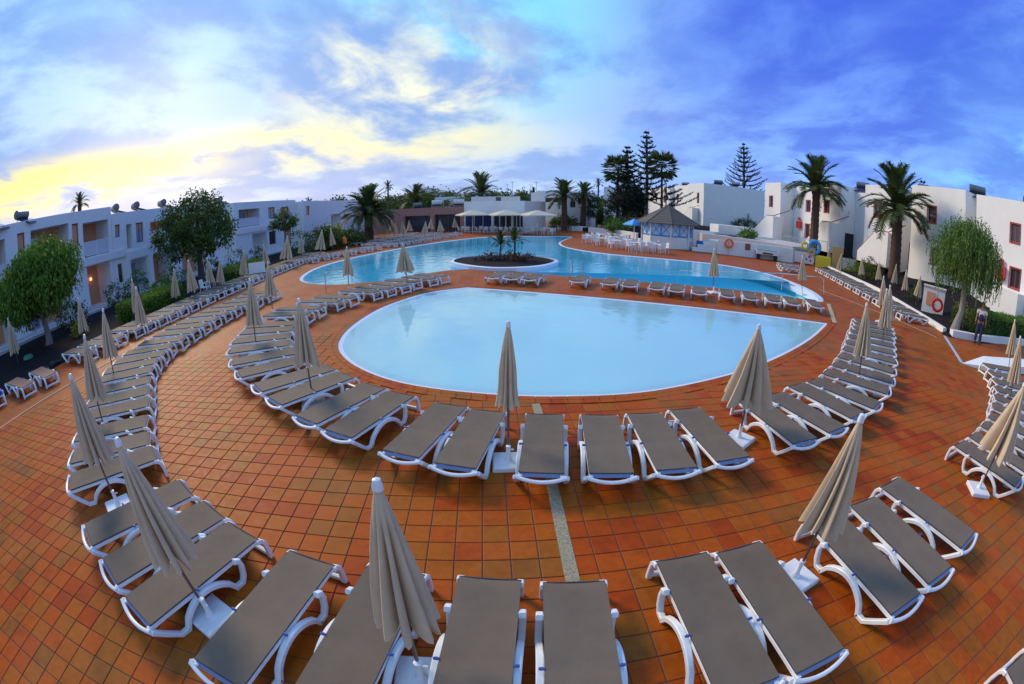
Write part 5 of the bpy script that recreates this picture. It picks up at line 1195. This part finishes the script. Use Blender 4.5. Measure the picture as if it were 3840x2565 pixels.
# tall fan palms among the pines
def fan_palm(x, y, z, h, r, label):
    t = thing('fan_palm', label, 'palm tree', (x, y, z)); limbs(t, (0, 0, -.2), (0, 0, h), .25, [], M_PALMTRUNK, n=8)
    rnd = random.Random(int(x * 10)); mb = MB()
    for i in range(46):
        a = i * 2.4; el = R(70 - 125 * i / 46 + rnd.uniform(-6, 6)); d = Vector((math.cos(a) * math.cos(el), math.sin(a) * math.cos(el), math.sin(el))); c = Vector((0, 0, h)) + d * r * .55
        side = d.cross(Vector((0, 0, 1))).normalized(); upv = side.cross(d)
        for k in range(12):
            f_ = -1.2 + 2.4 * k / 11; q = (d * math.cos(f_) + side * math.sin(f_)).normalized(); leafquad(mb.v, mb.f, c, q + Vector((0, 0, -.12)), r * .52, .18, rnd)
        mb.tube([Vector((0, 0, h)), c], .03, 3, cap=False)
    mb.build('crown', M_PALM, t, smooth=False)
fan_palm(*pol(18.45, 66), 1, 8.9, 2.6, 'tall fan palm right of the tallest pine, slim trunk behind the hut')
fan_palm(*pol(13.0, 66), .5, 8.6, 2.5, 'fan palm whose fringe shows left of the pines')
# araucaria pines with separate tiers
def araucaria(x, y, z, h, rmax, label, tiers=13, seed=1, low=.25, gap=.0, dense=1.0):
    t = thing('norfolk_pine', label, 'pine tree', (x, y, z)); limbs(t, (0, 0, -.3), (0, 0, h * .98), .28 * h / 14, [], M_TRUNK, n=7)
    rnd = random.Random(seed); mb = MB()
    for i in range(tiers):
        s = i / (tiers - 1); zt = h * (low + (1 - low) * s); rr_ = rmax * (1 - s) ** .8 * rnd.uniform(.82, 1.05) + .28
        nb = 6
        a0 = rnd.uniform(0, 6.28)
        for b in range(nb):
            if rnd.random() < gap: continue
            a = a0 + b * 6.283 / nb + rnd.uniform(-.12, .12); d = Vector((math.cos(a), math.sin(a), 0)); L_ = rr_ * rnd.uniform(.8, 1.08)
            steps = max(5, int(L_ / .09 * dense)); pts = []
            for k in range(steps + 1):
                u = k / steps; p = d * L_ * u + Vector((0, 0, zt + L_ * (.34 * u * u + .02 * u) - .02)); pts.append(p)
                if u > .12:
                    for q in range(4):
                        dd = d * .8 + Vector((rnd.uniform(-1, 1), rnd.uniform(-1, 1), rnd.uniform(-.35, .9))); leafquad(mb.v, mb.f, p, dd, .20 + .34 * rnd.random() * (1.1 - .5 * u), .3, rnd)
            mb.tube([pts[0], pts[len(pts) // 2], pts[-1]], [.05, .035, .01], 4, cap=False)
    mb.build('crown', M_PINE, t, smooth=False)
araucaria(*pol(16.6, 70), 1, 14.4, 3.4, 'tallest tiered pine right behind the hut', 14, 2, .28)
araucaria(*pol(14.2, 67), .5, 12.0, 3.3, 'second tiered pine, left of the tallest one', 13, 3, .26, dense=1.3)
araucaria(*pol(28.75, 103), 1.5, 18.5, 7.0, 'lone tiered pine standing behind the blank bluish wall', 15, 4, .22)
araucaria(*pol(19.0, 78), 1, 7.6, 5.2, 'wide-branching low pine between the hut and the pale blocks', 5, 5, .45, .3)
araucaria(*pol(52.2, 66), 1.5, 10.8, 3.6, 'top of a spreading pine behind the roof right of the large palm', 6, 6, .62, .2, 1.4)
T5 = thing('dark_conifer', 'dark bushy conifer below the second tiered pine, left of the hut', 'tree', (*pol(14.4, 64), .4))
for i, (a, b) in enumerate(((-1.3, .4), (.2, 0), (1.4, .5))): limbs(T5, (a * .6, b, -.2), (a, b, 3.4), .12, [(a + .4, b, 4.4), (a - .5, b + .2, 4.6)], M_TRUNK)
crown('foliage', T5, M_PINE, [(0, 0, 4.6, 2.4, 2, 1.6), (-1.2, 0, 3.6, 1.5, 1.3, 1.2), (1.1, 0, 3.9, 1.5, 1.3, 1.3), (.2, 0, 6, 1.3, 1.2, 1.2)], 6500, .26, .1, 12)
T6 = thing('round_tree', 'round dark-crowned tree beside the right twin palm', 'tree', (*pol(10.4, 70), 0))
limbs(T6, (0, 0, -.2), (0, 0, 2), .2, [(1, 0, 3), (-1, 0, 3)], M_TRUNK); crown('foliage', T6, M_LEAFD, [(0, 0, 3.5, 2.5, 2, 1.5), (-.9, 0, 4.0, 1.2, 1.2, .9)], 3000, .26, .2, 13)
def bush(name, label, x, y, z, rx, ry, rz_, m, n, size=.12, seed=1, cat='shrub', group=None, blobs=None):
    t = thing(name, label, cat, (x, y, z), 0, group)
    MB().tube([(0, 0, -.1), (0, 0, rz_ * .8)], .05, 6).build('stem', M_TRUNK, t)
    crown('foliage', t, m, blobs or [(0, 0, rz_ * .85, rx, ry, rz_)], n, size, .1, seed, .7); return t
# clipped hedges
def hedge(label, a, b, wd, h, m, n, seed=2):
    a = Vector(a); b = Vector(b); Ln = (b - a).length; t = thing('clipped_hedge', label, 'hedge', (a.x, a.y, 0), math.atan2(b.y - a.y, b.x - a.x))
    rnd = random.Random(seed); mb = MB()
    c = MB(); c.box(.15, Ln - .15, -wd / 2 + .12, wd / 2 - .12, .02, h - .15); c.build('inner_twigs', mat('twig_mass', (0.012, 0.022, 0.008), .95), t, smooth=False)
    for i in range(n):
        f_ = rnd.random(); x = rnd.uniform(0, Ln); y = rnd.uniform(-wd / 2, wd / 2); z = rnd.uniform(.05, h)
        if f_ < .4: z = h + rnd.gauss(0, .05)
        elif f_ < .85: y = math.copysign(wd / 2, -1 if rnd.random() < .6 else 1) + rnd.gauss(0, .05)
        else: x = 0 if rnd.random() < .5 else Ln
        z += .05 * math.sin(x * 2.1); leafquad(mb.v, mb.f, Vector((x, y, z)), Vector((rnd.uniform(-1, 1), rnd.uniform(-1, 1), rnd.uniform(-.3, 1))), .11 * rnd.uniform(.7, 1.4), .5, rnd)
    mb.build('foliage', m, t, smooth=False); return t
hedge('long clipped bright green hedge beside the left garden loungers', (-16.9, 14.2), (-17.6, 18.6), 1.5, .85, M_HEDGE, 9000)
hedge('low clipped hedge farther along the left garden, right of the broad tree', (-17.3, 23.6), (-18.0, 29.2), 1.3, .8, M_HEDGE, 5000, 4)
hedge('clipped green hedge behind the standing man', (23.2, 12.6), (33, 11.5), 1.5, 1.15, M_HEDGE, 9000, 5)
for args in [
    ('dark leafy shrub against the first ground-floor loggia', -23.6, 19.2, 0, .9, .8, .75, M_LEAFD, 1200), ('tall loose shrub beside the blue umbrella table', -22.9, 20.6, 0, .8, .8, .95, M_PEPPER, 1200),
    ('leafy shrub at the left end of the garden hedge', -20.3, 20.4, 0, 1.0, .8, .6, M_HEDGE, 1200), ('yellow-green leafy shrub with red flowers by the loggia', -20.6, 22.0, 0, 1.0, .9, .8, M_HEDGE, 1300),
    ('large dark shrub right of the small round tree', -19.2, 38.6, 0, 1.5, 1.2, 1.2, M_LEAFD, 2200), ('dark shrub mass behind the wide closed parasol', -18.2, 42.2, 0, 1.6, 1.3, 1.1, M_LEAFD, 2200),
    ('yellow-green shrub beside the orange life vest', -17.9, 44.3, 0, 1.0, .9, 1.1, M_YELLOWG, 1300), ('dark shrub left of the middle palm trunk', -16.6, 45.6, 0, 1.5, 1.2, .85, M_LEAFD, 2000),
    ('round dark shrub under the broad tree, left', -21.6, 27.2, 0, .9, .8, .7, M_LEAFD, 1000), ('round dark shrub under the broad tree, right', -21.2, 30.5, 0, .9, .8, .8, M_LEAFD, 1000), ('dark round shrub before the rear apartments', -21.0, 33.6, 0, .8, .8, .8, M_LEAFD, 900),
    ('round grey-green shrub on the plaza below the twin palms', *pol(6.6, 68), 0, 2.1, 1.6, 1.0, M_LEAFD, 2600), ('yellow-green spiky plant beside the red-leaved shrub', 30.6, 32.6, terr(30.6, 32.6), .9, .7, .6, M_YELLOWG, 900),
    ('red-leaved round shrub before the right apartments', 30.0, 29.2, terr(30, 29.2), 1.3, 1.1, .85, M_REDLEAF, 1800), ('green shrub below the red-leaved one', 28.7, 28.6, terr(28.7, 28.6), 1.1, .9, .7, M_HEDGE, 1300),
    ('dark low shrub left of the lifebuoy cabinet', 25.7, 19.6, terr(25.7, 19.6), .9, .7, .5, M_LEAFD, 900), ('bright yellow-green clump by the pepper tree trunk', 24.6, 15.0, terr(24.6, 15), .5, .5, .35, M_YELLOWG, 500),
    ('yellow round cactus-like clump beside the ficus trunk', -19.2, 12.6, 0, .38, .38, .28, M_YELLOWG, 500), ('low grey shrub on the upper terrace wall', 24.6, 43.4, 1.5, .9, .7, .35, M_PEPPER, 700),
    ('rounded shrub in the planter left of the blue parasol', 13.9, 58.2, .6, 1.8, 1.2, .6, M_PEPPER, 1500), ('round clipped tree-like shrub at the back of the plaza', *pol(12.1, 70), .6, .9, .9, .9, M_HEDGE, 900),
    ('dark shrub at the foot of the pines', *pol(13.1, 64), .6, 1.5, 1.2, .8, M_LEAFD, 1500), ('dark creeping shrub against the blank bluish wall', 41.5, 74.6, 1.5, 2.6, 1, 1.0, M_LEAFD, 1500),
    ('broad olive treetop behind the brown pavilion', *pol(-6.9, 92), 0, 4.2, 3, 2.9, M_LEAFD, 3000), ('dark shrub on the wall above the restaurant hall', *pol(-1.6, 90), 0, 3.6, 2.4, 2.6, M_LEAFD, 2600),
    ('low dark shrub under the pepper tree', 22.6, 13.4, .2, .9, .7, .4, M_LEAFD, 700), ('red-flowered plants at the foot of the island palms', -.4, 28.0, .2, 1.7, .6, .22, M_REDLEAF, 900),
    ('shrub behind the ficus trunk at the left edge', -22.6, 14.2, 0, 1.2, 1, .7, M_LEAFD, 1500)]:
    lb, x, y, z, rx, ry, rz_, m, n = args; bush('shrub', lb, x, y, z, rx, ry, rz_, m, n, .13 if math.hypot(x, y) < 45 else .28, int(abs(x * 3 + y)))
# spiky agave behind the man
ag = thing('agave', 'yellow-green spiky agave behind the standing man', 'plant', (24.4, 13.6, .25)); mb = MB()
for i in range(34):
    a = i * 2.4; el = R(75 - 60 * i / 34); d = Vector((math.cos(a) * math.cos(el), math.sin(a) * math.cos(el), math.sin(el))); leafquad(mb.v, mb.f, Vector((0, 0, 0)), d, 1.0, .1)
mb.build('leaves', M_YELLOWG, ag, smooth=False)
# skyline: hill, far houses and trees
hm = MB(); 
def ridge(az): 
    e = 1.05 + .35 * mnoise.noise((az * .12, 1, 0)) + .9 * math.exp(-((az + 10.5) / 4.5) ** 2)
    return e
hn = 70
for i in range(hn + 1):
    az = -32 + 60 * i / hn
    for D, k in ((130, 0), (230, .8), (340, 1)):
        x, y = pol(az, D); hm.v.append((x, y, -.2 if k == 0 else CAM_H + D * math.tan(R(ridge(az) * .8 * k)) - 2.2))
for i in range(hn):
    for j in range(2): a = i * 3 + j; hm.f.append((a, a + 3, a + 4, a + 1))
hm.build('hill', mat('far_hill', (0.07, 0.07, 0.05), .95, var=.5, vscale=.05), kind='structure')
rnd = random.Random(12)
FT = 'trees along the skyline'
k_ = 0
treeline = []
for i in range(84):
    az = -31 + 57 * i / 83 + rnd.uniform(-.5, .5); D = rnd.uniform(100, 170); e = max(1.45 if az < 3 else 1.15, ridge(az) * .9) + rnd.uniform(-.25, .35)
    if 12 < az < 20: D = 120
    treeline.append((az, D, e))
for i, (az, D, e) in enumerate(treeline):
    x, y = pol(az, D); zt = CAM_H + D * math.tan(R(e)); r_ = D * rnd.uniform(.013, .024)
    t = thing('skyline_tree', 'dark tree in the tree belt along the skyline behind the buildings', 'tree', (x, y, 0), 0, FT)
    MB().tube([(0, 0, -.2), (0, 0, zt - r_)], .25, 5).build('trunk', M_TRUNK, t)
    crown('crown', t, M_LEAFD, [(0, 0, zt - r_ * 1.0, r_ * 1.5, r_, r_), (r_ * .8, 0, zt - r_ * 1.6, r_, r_, r_ * .9), (-r_ * .9, 0, zt - r_ * 1.8, r_, r_, r_ * .8)], 1500, r_ * .28, .1, i + 30, .6)
for i, (az, D, w_, h_, lb) in enumerate([(-10.7, 170, 8, 2.2, 'pale hilltop house with a tower on the skyline'), (-8.6, 165, 6, 1.0, 'small white house on the skyline right of the hilltop house'), (-12.4, 150, 7, .6, 'red-roofed far house above the middle palm'), (-21, 140, 9, -.2, 'white far house among trees above the rear left building'), (-1.2, 150, 9, .3, 'far bluish flat house above the restaurant hall'), (.4, 160, 7, .2, 'far low house left of the small skyline palm')]):
    x, y = pol(az, D); base = 0; top = CAM_H + D * math.tan(R(ridge(az) * .8)) + h_
    t = thing('far_house', lb, 'house', (x, y, 0), R(-az)); b = MB(); b.box(-w_ / 2, w_ / 2, -3, 3, 0, top); b.build('wall', M_WHITEWALL, t, smooth=False)
    for q in range(3): wn = MB(); wn.box(-w_ / 2 + 1 + q * w_ / 3.2, -w_ / 2 + 2 + q * w_ / 3.2, -3.05, -3.0, top - 2.0, top - 1.0); wn.build('window', M_DARKGLASS, t, smooth=False)
    r = MB(); r.add([(-w_ / 2 - .3, -3.3, top), (w_ / 2 + .3, -3.3, top), (w_ / 2 + .3, 3.3, top), (-w_ / 2 - .3, 3.3, top), (0, 0, top + 1.1)], [(0, 1, 4), (1, 2, 4), (2, 3, 4), (3, 0, 4), (3, 2, 1, 0)]); r.build('roof', M_SALMON if i in (2,) else M_ROOF, t, smooth=False)
for i, az in enumerate((-6.35, -.6, .05, 1.5, 2.3, 3.0)):
    x, y = pol(az, 150); h = CAM_H + 150 * math.tan(R(2.5 + .3 * (i % 3)))
    t = thing('mast', 'thin mast on the skyline', 'mast', (x, y, 0), 0, 'thin masts on the skyline')
    MB().tube([(0, 0, 0), (0, 0, h)], .07, 4).build('pole', M_CHROME, t); MB().tube([(-.7, 0, h - .4), (.7, 0, h - .4)], .05, 4).build('crossarm', M_CHROME, t)

# ------------------------------------------------------------------ lava stones bordering the left garden and on the island
def stone(seed, r):
    bm = bmesh.new(); bmesh.ops.create_icosphere(bm, subdivisions=1, radius=r)
    for v in bm.verts: v.co *= 1 + .3 * mnoise.noise((v.co.x * 9 + seed, v.co.y * 9, v.co.z * 9)); v.co.z *= .75
    me = bpy.data.meshes.new('stone'); bm.to_mesh(me); bm.free(); me.materials.append(M_ROCK); return me
SM_ = [stone(i * 3.1, .16) for i in range(4)]
def put_stone(x, y, z, s, label, group):
    o = bpy.data.objects.new('lava_stone', SM_[rnd.randrange(4)]); COL.objects.link(o); o.location = (x, y, z); o.scale = (s, s, s); o.rotation_euler = (0, 0, rnd.uniform(0, 6)); tag(o, label, 'stone', group)
y = 5.0
while y < 30:
    put_stone(-15.95 - max(0, y - 15) * .075 + rnd.uniform(-.08, .08), y, .05, rnd.uniform(.7, 1.3), 'dark lava stone in the border between garden bed and left loungers', 'lava stones bordering the left garden'); y += rnd.uniform(.3, .5)
for i in range(16): put_stone(-.4 + rnd.uniform(-1.9, 1.9), 28.0 + rnd.uniform(-.4, .5), .28, rnd.uniform(.6, 1.2), 'dark lava stone at the foot of the island palms', 'lava stones on the island')
# ------------------------------------------------------------------ pool ladders and handrails
def ladder(x, y, rz, label):
    t = thing('pool_ladder', label, 'pool ladder', (x, y, 0), rz, 'pool ladders')
    for s in (-.28, .28):
        pts = [(s, -.45, 0), (s, -.45, .55), (s, -.38, .78), (s, -.2, .86), (s, 0, .78), (s, .1, .5), (s, .12, -.9)]
        MB().tube(pts, .022, 8).build('rail', M_CHROME, t)
    for z in (-.15, -.45): MB().box(-.27, .27, .09, .15, z, z + .03).build('tread', M_CHROME, t, smooth=False)
ladder(3.25, 22.55, R(-25), 'curved steel pool ladder between island and loungers on the near shore'); ladder(9.5, 33.75, R(205), 'steel pool ladder on the far shore before the crowd of white chairs')
def handrail(pts, label):
    t = thing('pool_handrail', label, 'handrail', (0, 0, 0), 0, 'steel handrails into the large pool'); MB().tube(pts, .022, 8).build('rail', M_CHROME, t)
    m_ = pts[len(pts) // 2]; MB().tube([(m_[0], m_[1], -.05), (m_[0], m_[1], m_[2])], .02, 6).build('post', M_CHROME, t)
handrail([(-8.3, 19.0, 0), (-8.3, 19.05, .85), (-8.2, 19.3, .92), (-7.9, 21.5, .78), (-7.75, 23.3, .5), (-7.75, 23.4, -.5)], 'steel handrail running into the shallow left bay')
handrail([(16.9, 20.2, 0), (16.85, 20.3, .85), (16.6, 20.45, .92), (14.4, 21.1, .86), (11.6, 20.6 + .9, .72), (8.6, 22.4, .5), (8.5, 22.5, -.5)], 'long steel handrail across the right tip of the large pool')
# ------------------------------------------------------------------ lifebuoys, cabinet, games, freezer
def ring(R_, r_, n=28, m=10):
    mb = MB()
    for i in range(n):
        a = 2 * math.pi * i / n
        for j in range(m): b = 2 * math.pi * j / m; mb.v.append(((R_ + r_ * math.cos(b)) * math.cos(a), r_ * math.sin(b) * .8, (R_ + r_ * math.cos(b)) * math.sin(a)))
    for i in range(n):
        for j in range(m): mb.f.append((i * m + j, ((i + 1) % n) * m + j, ((i + 1) % n) * m + (j + 1) % m, i * m + (j + 1) % m))
    return mb
cab = thing('lifebuoy_cabinet', 'white rendered cabinet on the kerb with a red lifebuoy', 'cabinet', (23.55, 16.65, .0), R(-57))
b = MB(); b.box(-.75, .75, -.3, .45, -.1, 1.55); b.build('body', M_WHITEWALL, cab, smooth=False)
b = MB(); b.box(-.8, .8, -.36, .5, 1.552, 1.62); b.build('cap', mat('cream_cap', (.6, .5, .42), .8), cab, smooth=False)
b = MB(); b.box(-.5, .05, -.33, -.302, .55, 1.3); b.build('notice_board', M_SALMON, cab, smooth=False)
o = ring(.32, .085).build('lifebuoy', M_RED); o.location = (23.2 - .12, 16.2 - .25, .72); o.rotation_euler = (0, 0, R(-57)); tag(o, 'red lifebuoy hanging on the white cabinet at the right', 'lifebuoy')
o = ring(.36, .1).build('lifebuoy', M_ORANGE); o.location = (19.75, 38.55, 1.1); o.rotation_euler = (0, 0, R(-27)); tag(o, 'orange lifebuoy on a post before the white terrace wall', 'lifebuoy')
o = MB().tube([(19.75, 38.6, 0), (19.75, 38.6, 1.4)], .03, 6).build('lifebuoy_post', M_CHROME); tag(o, 'thin post carrying the orange lifebuoy', 'post')
o = ring(.55, .18).build('swim_ring', M_CYANB); o.location = (28.35, 36.1, 1.75); o.rotation_euler = (0, 0, R(-38)); tag(o, 'large blue swim ring hung above the white freezer', 'swim ring')
o = ring(.3, .1).build('swim_ring', M_YELLOW); o.location = (27.3, 36.4, 1.75); o.rotation_euler = (0, 0, R(-38)); tag(o, 'small yellow swim ring left of the blue one', 'swim ring')
o = ring(.26, .1).build('swim_ring', M_OCHRE); o.location = (27.9, 35.95, 1.2); o.rotation_euler = (0, 0, R(-38)); tag(o, 'orange yellow swim ring below the blue one', 'swim ring')
fz = thing('ice_cream_freezer', 'white chest freezer with coloured dots below the swim rings', 'freezer', (27.6, 36.9, 0), R(-38)); b = MB(); b.box(-1.1, 1.1, -.4, .4, .08, 1.15); b.build('body', M_PLASTIC, fz, smooth=False)
for q, (u_, z_, m_) in enumerate([(.3, .5, M_RED), (.6, .75, M_BLUE), (.1, .8, M_YELLOW), (.75, .4, M_RED)]): d_ = MB(); d_.tube([(u_, -.402, z_), (u_, -.43, z_)], .11, 12); d_.build('sticker', m_, fz)
b = MB(); b.box(-1.0, 1.0, -.32, .32, 1.15, 1.2); b.build('lid', M_DARKGLASS, fz, smooth=False)
yb = MB(); yb.box(-.8, .8, -.35, .35, 0, .95); yb.box(-.7, .7, -.2, .3, .95, 1.05); o = yb.build('towel_box', M_YELLOW, smooth=False); o.location = (28.9, 35.2, 0); o.rotation_euler = (0, 0, R(-40)); tag(o, 'yellow storage box right of the white freezer', 'box')
ob = MB(); ob.box(-.55, .55, -.12, .12, 0, 2.15); ob.tube([(0, -.13, 1.7), (0, -.16, 1.7)], .3, 18); o = ob.build('game_board', M_OCHRE, smooth=False); o.location = (30.0, 34.3, 0); o.rotation_euler = (0, 0, R(-41)); tag(o, 'tall ochre board with a round target right of the yellow box', 'board')
fz = thing('ice_cream_freezer', 'white low freezer at the far end of the right lounger row', 'freezer', (31.1, 33.9, .15), R(-43)); b = MB(); b.box(-.95, .95, -.4, .4, .06, 1.1); b.build('body', M_PLASTIC, fz, smooth=False); b = MB(); b.box(-.9, .9, -.35, .35, 1.1, 1.15); b.build('lid', M_DARKGLASS, fz, smooth=False)
pt = thing('foosball_table', 'white table football game on black legs before the terrace wall', 'game table', (23.2, 37.0, 0), R(-24)); b = MB(); b.box(-1.15, 1.15, -.45, .45, .5, .85); b.build('cabinet', M_PLASTIC, pt, smooth=False)
b = MB(); b.box(-1.0, 1.0, -.35, .35, .851, .87); b.build('playfield', mat('green_field', (.02, .1, .05), .6), pt, smooth=False)
for sx in (-.85, .85):
    for sy in (-.3, .3): MB().box(sx - .12, sx + .12, sy - .1, sy + .1, 0, .5).build('leg', M_DARKROOM, pt, smooth=False)
for q in range(4): MB().tube([(-.7 + q * .45, -.75, .8), (-.7 + q * .45, .75, .8)], .02, 6).build('rod', M_CHROME, pt)
MB().box(-1.17, -1.151, -.2, .2, .55, .8).build('end_slot', M_DARKROOM, pt, smooth=False); MB().box(-.5, .5, -.47, -.452, .55, .68).build('side_panel', M_DARKROOM, pt, smooth=False)
b = MB(); b.box(0, .5, -.05, .0, .5, 1.1); o = b.build('wall_vent', M_BROWNSEAT, smooth=False); o.location = (21.35, 38.18, .15); o.rotation_euler = (0, 0, R(-21)); tag(o, 'brown louvred vent panel in the white terrace wall', 'vent')
# white fence posts along the upper terrace
fe = thing('white_railing', 'white slender railing along the upper terrace before the right apartments', 'railing', (0, 0, 0))
for i in range(26):
    x, y = 26.4 + i * .27, 39.0 - i * .02; MB().tube([(x, y, 1.45), (x, y, 2.35)], .025, 4).build('baluster', M_PLASTIC, fe)
MB().tube([(26.4, 39.0, 2.35), (33.2, 38.5, 2.35)], .035, 5).build('top_rail', M_PLASTIC, fe)
# balcony table set with blue umbrella cloth, orange vest, white sheet, lamps
o = MB().lathe([(.45, 0), (.43, .12), (.02, .2)], 10).build('folded_cover', M_BLUECLOTH); o.location = (-23.9, 21.9, .95); tag(o, 'bright blue cover on a terrace table by the left loggia', 'cover')
o = MB().tube([(-23.9, 21.9, 0), (-23.9, 21.9, .97)], .03, 6).build('table_stand', M_PLASTIC); tag(o, 'thin white stand under the blue cover', 'table stand')
b = MB(); b.lathe([(.12, 0), (.26, .15), (.24, .6), (.12, .75), (.03, .78)], 10); o = b.build('life_vest', M_ORANGE); o.location = (-16.3, 42.8, .35); tag(o, 'orange vest hung in front of the yellow-green shrub', 'vest')
o = MB().tube([(-16.3, 42.8, -.05), (-16.3, 42.8, .4)], .03, 6).build('vest_stand', M_POLE); tag(o, 'short stand under the orange vest', 'stand')
b = MB(); b.box(-.55, .55, -.02, .02, .05, 1.0); o = b.build('folding_screen', M_PLASTIC, smooth=False); o.location = (-15.7, 24.9, 0); o.rotation_euler = (0, 0, R(40)); tag(o, 'white panel standing by the hedge, right of the broad tree', 'panel')
for i, (x, y, lb) in enumerate([(-16.3, 20.0, 'white plastic chair under the broad dark tree'), (-17.1, 21.6, 'second white chair under the broad dark tree')]): chair(x, y, R(100 + 40 * i), lb, 'white chairs under the broad tree')
dm = MB(); dm.lathe([(.3, 0), (.29, .06), (.2, .14), (.02, .17)], 14)
o = dm.build('drain_cover', mat('green_plastic', (.05, .22, .12), .5)); o.location = (-19.6, 9.2, .0); tag(o, 'green round cover lying on the black gravel at left', 'cover')
# low garden edge strip at the left path
thickwall('path_kerb', 'pale kerb between the black gravel and the house path on the left', [(-24.1, 2), (-24.1, 30), (-24.15, 58)], -.05, .12, .14, M_PALEPAVE, 'kerb')

# ------------------------------------------------------------------ the man by the right kerb
def skin_chain(name, verts, edges, rad, m, parent, sub=2, root=0):
    me = bpy.data.meshes.new(name); me.from_pydata(verts, edges, []); me.materials.append(m)
    o = bpy.data.objects.new(name, me); COL.objects.link(o)
    sk = o.modifiers.new('skin', 'SKIN'); sk.use_smooth_shade = True
    for i, r_ in enumerate(rad): me.skin_vertices[0].data[i].radius = (r_, r_) if not isinstance(r_, tuple) else r_; me.skin_vertices[0].data[i].use_root = (i == root)
    sb_ = o.modifiers.new('subsurf', 'SUBSURF'); sb_.levels = sub; sb_.render_levels = sub
    dg = bpy.context.evaluated_depsgraph_get(); nm = bpy.data.meshes.new_from_object(o.evaluated_get(dg)); bpy.data.objects.remove(o)
    nm.name = name; nm.polygons.foreach_set('use_smooth', [True] * len(nm.polygons)); q = bpy.data.objects.new(name, nm); COL.objects.link(q); q.parent = parent
    return q
man = thing('person', 'man in white shirt, navy bib and dark trousers standing by the right kerb', 'person', (20.95, 11.25, .002), R(-62)); man.scale = (1.12, 1.12, 1.04)
V = [(0, 0, .98), (0, 0, 1.15), (0, .01, 1.35), (0, .015, 1.50), (0, .0, 1.57), (0, -.01, 1.66), (0, -.01, 1.76),
     (.19, 0, 1.46), (.25, .01, 1.22), (.27, -.04, .98), (.28, -.06, .90), (-.19, 0, 1.46), (-.25, .01, 1.22), (-.27, -.04, .98), (-.28, -.06, .90),
     (.1, 0, .92), (.11, -.01, .52), (.12, .02, .09), (.12, -.12, .03), (-.1, 0, .92), (-.12, -.02, .52), (-.14, .02, .09), (-.14, -.12, .03)]
E_d = [(0, 1), (1, 2), (2, 3), (3, 4), (4, 5), (5, 6), (3, 7), (7, 8), (8, 9), (9, 10), (3, 11), (11, 12), (12, 13), (13, 14), (0, 15), (15, 16), (16, 17), (17, 18), (0, 19), (19, 20), (20, 21), (21, 22)]
RD = [(.15, .11), (.14, .10), (.16, .11), (.12, .09), .05, (.075, .095), (.07, .08), .06, .045, .033, .035, .06, .045, .033, .035, .09, .06, .045, .04, .09, .06, .045, .04]
body = skin_chain('body', V, E_d, RD, M_SKIN, man)
sh = skin_chain('shirt', [(0, 0, .97), (0, 0, 1.18), (0, .01, 1.38), (0, .012, 1.49), (.2, 0, 1.46), (.245, .01, 1.28), (-.2, 0, 1.46), (-.245, .01, 1.28)], [(0, 1), (1, 2), (2, 3), (3, 4), (4, 5), (3, 6), (6, 7)], [(.175, .135), (.165, .125), (.185, .13), (.15, .11), .085, .07, .085, .07], M_SHIRT, man)
tr = skin_chain('trousers', [(0, 0, 1.02), (0, 0, .95), (.1, 0, .88), (.11, -.01, .52), (.12, .01, .08), (-.1, 0, .88), (-.12, -.02, .52), (-.14, .01, .08)], [(0, 1), (1, 2), (2, 3), (3, 4), (1, 5), (5, 6), (6, 7)], [(.18, .14), (.18, .14), .12, .09, .075, .12, .09, .075], M_NAVY, man)
bib = skin_chain('bib', [(0, -.035, .96), (0, -.045, 1.15), (0, -.04, 1.34)], [(0, 1), (1, 2)], [(.185, .13), (.165, .125), (.13, .12)], M_NAVY, man)
hr = MB(); hr.lathe([(.088, 1.70), (.10, 1.745), (.095, 1.80), (.06, 1.845), (.005, 1.86)], 14, (0, .012)); hr.build('hair', M_HAIR, man)
for s in (-1, 1):
    sh_ = MB(); sh_.lathe([(.06, 0), (.06, .05), (.045, .09)], 10); q = sh_.build('shoe', M_DARKROOM, man); q.scale = (1, 2.0, 1); q.location = (s * .13, -.06, 0)
    ha = MB()
    for k in range(5): # hand: palm and fingers
        fx = s * (.275 + .0); L_ = (.075, .085, .08, .065, .05)[k]; yy = -.085 + k * .018 if k < 4 else -.1
        ha.tube([(fx, yy, .88), (fx - s * .01, yy - (.02 if k == 4 else 0), .88 - L_ * .6), (fx - s * .02, yy - (.025 if k == 4 else .0), .88 - L_)], [.011, .010, .007], 6)
    ha.build('hand_fingers', M_SKIN, man)
    ey = MB(); ey.lathe([(.001, -.01), (.012, 0), (.001, .01)], 8); q = ey.build('eye', M_HAIR, man); q.location = (s * .03, -.095, 1.715)
ns = MB(); ns.add([(-.012, -.09, 1.68), (.012, -.09, 1.68), (0, -.125, 1.678), (0, -.098, 1.715)], [(0, 1, 2), (0, 2, 3), (1, 3, 2), (0, 3, 1)]); ns.build('nose', M_SKIN, man)
mo = MB(); mo.box(-.025, .025, -.104, -.09, 1.645, 1.653); mo.build('mouth', M_BROWNSEAT, man, smooth=False)
